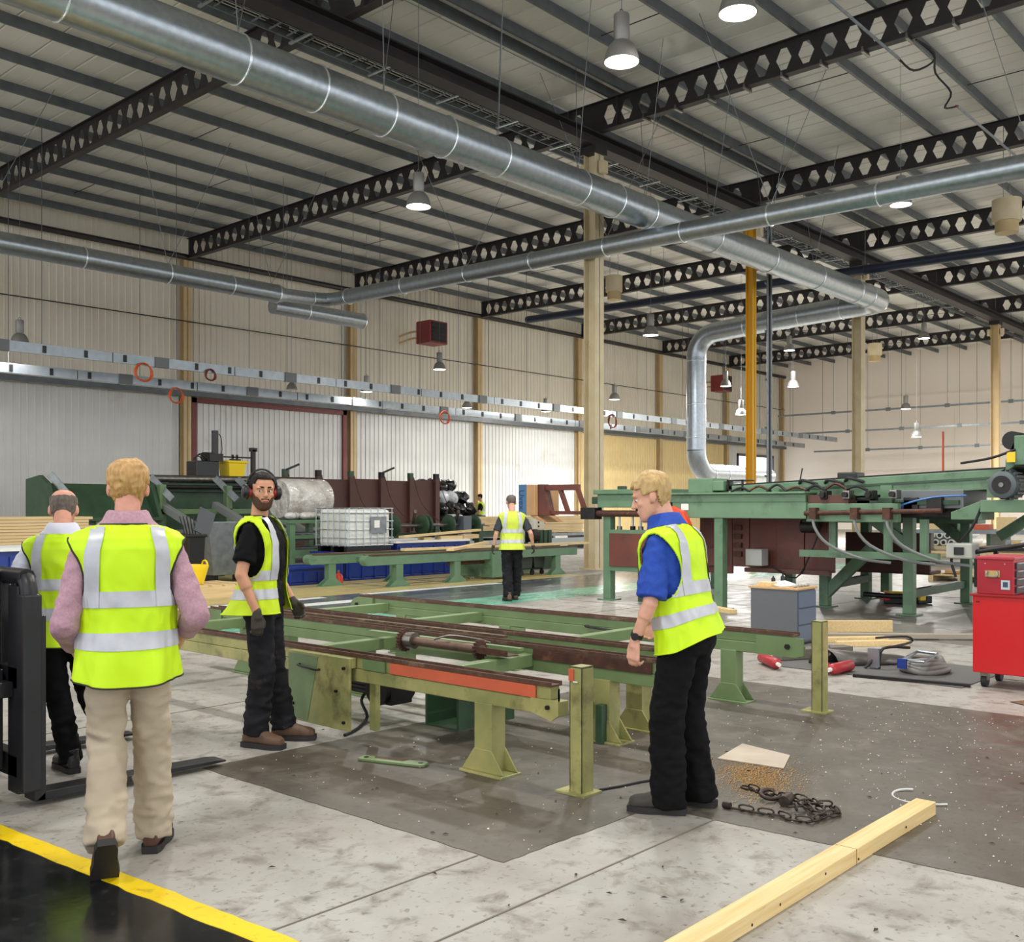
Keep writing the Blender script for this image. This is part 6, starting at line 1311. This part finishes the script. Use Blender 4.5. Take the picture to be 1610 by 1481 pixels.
hair_dark = mat('hair_dark', (20,16,14), .6, 0, c2=(36,29,25), spec=.15, scale=50, stretch=(1,1,.3), bump=.3, bscale=90)
hair_grey = mat('hair_grey', (112,100,90), .6, 0, c2=(80,70,64), scale=50, stretch=(1,1,.3), bump=.4, bscale=90)
beard_m = mat('beard_stubble', (62,46,38), .8, 0, c2=(98,70,58), spec=.15, scale=140, amt=.8, bump=.3, bscale=200)
vest_m = mat('hi_vis_fabric', (206,244,0), .6, 0, c2=(196,236,0), scale=5, bump=.12, bscale=16)
vest_d = mat('hi_vis_fabric_grubby', (204,232,20), .65, 0, c2=(190,218,20), scale=5, dirt=(168,178,50), dscale=5, dlo=.55, dhi=.8, bump=.15, bscale=16)
vest_f = mat('hi_vis_fabric_faded', (204,222,70), .65, 0, c2=(194,208,70), scale=4, bump=.1, bscale=12)
pink = mat('pink_shirt', (184,146,158), .75, 0, c2=(160,122,136), scale=90, bump=.1, bscale=60)
white_sh = mat('white_shirt', (206,208,222), .7); black_t = mat('black_tshirt', (11,11,13), .9, spec=.2); navy_t = mat('dark_grey_shirt', (44,48,56), .8); blue_p = mat('blue_polo', (26,74,178), .75, 0, c2=(20,60,150), scale=50)
chino = mat('beige_chinos', (184,170,148), .8, 0, c2=(168,154,132), scale=5, bump=.15, bscale=30)
black_tr = mat('black_trousers', (9,9,11), .9, 0, spec=.2, c2=(17,17,19), scale=6, bump=.15, bscale=30); work_tr = mat('dark_work_trousers', (34,34,38), .85, 0, spec=.2, c2=(22,22,25), scale=7, dirt=(78,72,66), dscale=6, dlo=.58, dhi=.8, bump=.15)
brown_shoe = mat('brown_leather', (92,58,44), .5, 0, c2=(70,44,34), scale=14); boot_m = mat('tan_work_boot', (112,84,66), .65, 0, c2=(84,62,48), scale=12); black_shoe = mat('black_leather', (30,29,29), .45); grey_boot = mat('grey_work_boot', (70,66,60), .7, 0, c2=(54,50,46), scale=14)
glove_m = mat('dark_work_glove', (46,42,40), .75, 0, c2=(72,62,54), scale=12)
full = lambda p: (p.z > .078) or (p.y < .055 and p.z > .045) or (p.y < .028 and p.z > .012 and abs(p.x) > .03) or (p.y < -.035 and p.z > -.072 + .25 * max(0, p.y + .06))
def hairfull(m, off=.012, rough=.006, keep=full, fr=70): return [('hair', m, off, keep, -.08, .117, 34, 72, rough, fr)]
bald = lambda p: (p.y < .0 and -.06 < p.z < .06 - .25 * max(0, -p.y - .06)) and (p.z > -.005 or p.y < -.03)
beardk = lambda p: p.y > .0 and p.z < -.058 + 1.05 * max(0, abs(p.x) - .024) + .12 * max(0, .06 - p.y) + (.016 if abs(p.x) < .024 else 0) and (p.x / .026) ** 2 + ((p.z + .0575) / .010) ** 2 > 1 and p.z > -.117 and p.z < .02
def polar(px, d):                                # world place on the floor from a bearing (image column) and a depth
    t = (px - 805) / 1600; return (FWD.x + RGT.x * t) * d, (FWD.y + RGT.y * t) * d
def facing(fw, rt): v = FWD * fw + RGT * rt; return math.atan2(v.y, v.x) - PI / 2
R = math.radians
PEOPLE = [
 dict(label='blond man seen from behind in hi-vis vest over pink shirt, beige trousers, walking', x=2.207, y=4.274, rz=facing(1, -.38), H=1.77, skin=sk_c, hair=hair_blond, face=False,
  pose=dict(lean=R(2), hyaw=R(-4), hpitch=R(3), elbowR=(.285,-.09,1.10), wristR=(.24,.12,.99), elbowL=(-.255,-.08,1.08), wristL=(-.22,.10,.95), curlR=.7, curlL=.7, palmR=(-1,0,0), palmL=(1,0,0),
   kneeR=(.105,.13,.50), ankleR=(.115,.16,.085), kneeL=(-.085,.03,.50), ankleL=(-.09,-.22,.17), pitchL=R(-52), yawR=R(-14), yawL=R(4)),
  hairdo=hairfull(hair_blond, .012, .008, full, 120), sleeve=.53, cuff=.045, shirt=pink, collar=pink, trousers=chino, legr=(.1,.08,.078), shoes=brown_shoe,
  vest=dict(hem=.83, mat=vest_m, bands=[(1.14,1.21),(.965,1.035)], strap=.132, fit=.012, tail=.035)),
 dict(label='balding man seen from behind in hi-vis vest over white shirt and black trousers', x=2.69, y=6.0, rz=facing(1, -.35), H=1.68, skin=sk_c, hair=hair_grey, face=False,
  pose=dict(lean=R(4), hpitch=R(20), elbowR=(.30,-.05,1.10), wristR=(.24,.15,.98), elbowL=(-.31,-.04,1.12), wristL=(-.24,.14,1.0), curlR=.7, curlL=.7,
   kneeR=(.14,.1,.50), ankleR=(.3,-.2,.2), kneeL=(-.03,.05,.50), ankleL=(.045,.02,.085), pitchR=R(-45), yawL=R(24)),
  hairdo=[('hair', hair_grey, .006, bald, -.075, .1, 40, 96, .003, 90)], sleeve=.52, cuff=.045, shirt=white_sh, collar=white_sh, trousers=black_tr, shoes=black_shoe,
  vest=dict(hem=.82, mat=vest_m, bands=[(1.14,1.21),(.965,1.035)], strap=.132, tail=.03)),
 dict(label='bearded man with ear defenders, black t-shirt and open hi-vis vest, looking at the camera', x=3.92, y=5.75, rz=facing(-.1, 1), H=1.79, skin=sk_b, hair=hair_dark, glove=glove_m,
  pose=dict(lean=R(-2), hyaw=R(-56), hpitch=R(5), hroll=R(-3), gaze=(.6,.8,-.02), elbowR=(.275,-.05,1.13), wristR=(.265,.05,.885), elbowL=(-.28,-.02,1.13), wristL=(-.24,.12,.92), handR=(0,.05,-1), palmR=(-.6,-.5,0), curlR=.6, curlL=.6,
   kneeR=(.10,.03,.50), ankleR=(.105,-.02,.085), kneeL=(-.10,.03,.50), ankleL=(-.115,.1,.085), yawR=R(-14), yawL=R(6)),
  hairdo=hairfull(hair_dark, .007, .003) + [('beard', beard_m, .006, beardk, -.117, .02, 90, 150, .0015, 200, .003)], sleeve=.2, cuff=.073, shirt=black_t, trousers=work_tr, legr=(.1,.08,.075), shoes=boot_m, hem=.0,
  vest=dict(hem=.87, mat=vest_d, bands=[(1.085,1.15),(.965,1.03)], strap=.125, flare=.02, backflare=.09, hole=(.1, .182), open=.46, vdepth=1.1, vwide=.95, piping=vest_d)),
 dict(label='fair-haired man in blue polo shirt, hi-vis vest and watch, head bowed in profile', x=4.515, y=2.88, rz=facing(.55, -.84), H=1.76, skin=sk_a, hair=hair_fair,
  hs=1.06, pose=dict(lean=R(13), hyaw=R(18), hpitch=R(6), gaze=(0,1,-.4), hipy=-.03, elbowL=(-.255,.06,1.10), wristL=(-.25,.15,.90), elbowR=(.27,.02,1.10), wristR=(.22,.2,.95), handL=(0,.10,-1), palmL=(1,-.3,0), curlL=.75, curlR=.6,
   kneeR=(.11,.02,.50), ankleR=(.12,-.05,.085), kneeL=(-.10,.04,.50), ankleL=(-.095,.03,.085), yawL=R(18), yawR=R(6)),
  hairdo=hairfull(hair_fair, .014, .007, lambda p: full(p) or p.z > .066, 60), sleeve=.27, cuff=.078, shirt=blue_p, collar=blue_p, trousers=black_tr, legr=(.112,.088,.084), hem=.05, shoes=grey_boot,
  vest=dict(hem=.85, mat=vest_m, bands=[(1.12,1.185),(.975,1.04)], strap=.13, hole=(.098, .172), flare=.015, lift=(.05,.05), piping=vest_m)),
 dict(label='distant man seen from behind in faded hi-vis vest and dark gloves, walking away', x=12.68, y=11.42, rz=facing(1, -.12), H=1.77, skin=sk_a, hair=hair_grey, glove=glove_m, face=False, vox=.008,
  pose=dict(lean=R(2), hpitch=R(10), hyaw=R(6), elbowR=(.31,-.06,1.14), wristR=(.37,.06,.92), elbowL=(-.27,-.04,1.13), wristL=(-.31,.04,.92), curlR=.5, curlL=.5,
   kneeR=(.10,.12,.51), ankleR=(.08,.18,.09), kneeL=(-.08,.0,.5), ankleL=(-.07,-.1,.09), yawR=0, yawL=R(12)),
  hairdo=hairfull(hair_grey, .004, .002, lambda p: full(p) and p.z < .11), sleeve=.24, cuff=.07, shirt=navy_t, trousers=work_tr, legr=(.105,.085,.078), shoes=boot_m,
  vest=dict(hem=.86, mat=vest_f, bands=[(1.14,1.20),(.97,1.03)], strap=.125, flare=.02, piping=vest_f)),
 dict(label='small far figure in hi-vis vest and dark cap beside the heap of black bags', x=27.1, y=25.95, z=.28, rz=facing(.1, -1), H=1.76, skin=sk_a, hair=hair_dark, face=False, vox=.012,
  pose=dict(hpitch=R(6), elbowR=(.27,.02,1.12), wristR=(.24,.2,1.0), elbowL=(-.27,.02,1.12), wristL=(-.24,.2,1.0), kneeR=(.1,.02,.5), ankleR=(.1,0,.09), kneeL=(-.1,.02,.5), ankleL=(-.1,.0,.09)),
  hairdo=hairfull(hair_dark, .008, .002), sleeve=.22, cuff=.07, shirt=black_t, trousers=black_tr, shoes=black_shoe,
  vest=dict(hem=.86, mat=vest_m, bands=[(1.14,1.20),(.97,1.03)], strap=.125, piping=vest_m)),
]
BUILT = [person(p) for p in PEOPLE]
# ear defenders on the bearded man, watch on the fair-haired man: worn, so parts of the figure
P_, Hh, HM, arms = BUILT[2]
ed = put('ear_defenders', MB().tube([Hh((.098*math.cos(a), -.02, .02 + .118*math.sin(a))) for a in [PI*i/14 for i in range(15)]], .007, 8).mesh('ear_defenders'), black_plastic, P_)
m_edred = mat('ear_defender_red', (176,40,48), .4)
for s in (-1, 1):
    MB().cyl(Hh((s*.072, -.012, -.008)), Hh((s*.09, -.012, -.008)), .038, n=20).build('cushion', m_edred, ed, local=True, smooth=40)
    MB().lathe([(.04, .09), (.042, .1), (.036, .122), (.02, .13), (0, .13)], (0, 0, 0), 22, 'x').build('ear_cup', black_plastic, ed, local=True, smooth=50).matrix_basis = Matrix.LocRotScale(Hh((0, -.012, -.008)), (HM.normalized() @ (Matrix.Identity(3) if s > 0 else Euler((0, 0, PI)).to_matrix())).to_quaternion(), (1, 1.15, 1.25))
P_, Hh, HM, arms = BUILT[3]
sh_, el_, wr_ = arms['L']; d_ = (wr_ - el_).normalized()
wt = put('wrist_watch', MB().cyl(wr_ - d_ * .045, wr_ - d_ * .023, .0335, .0325, 20).mesh('wrist_watch'), black_rubber, P_)
u_ = (Vector((-1, -.2, 0)) - d_ * Vector((-1, -.2, 0)).dot(d_)).normalized()
MB().cyl(wr_ - d_ * .034 + u_ * .031, wr_ - d_ * .034 + u_ * .043, .019, n=20).build('watch_face', black_plastic, wt, local=True)
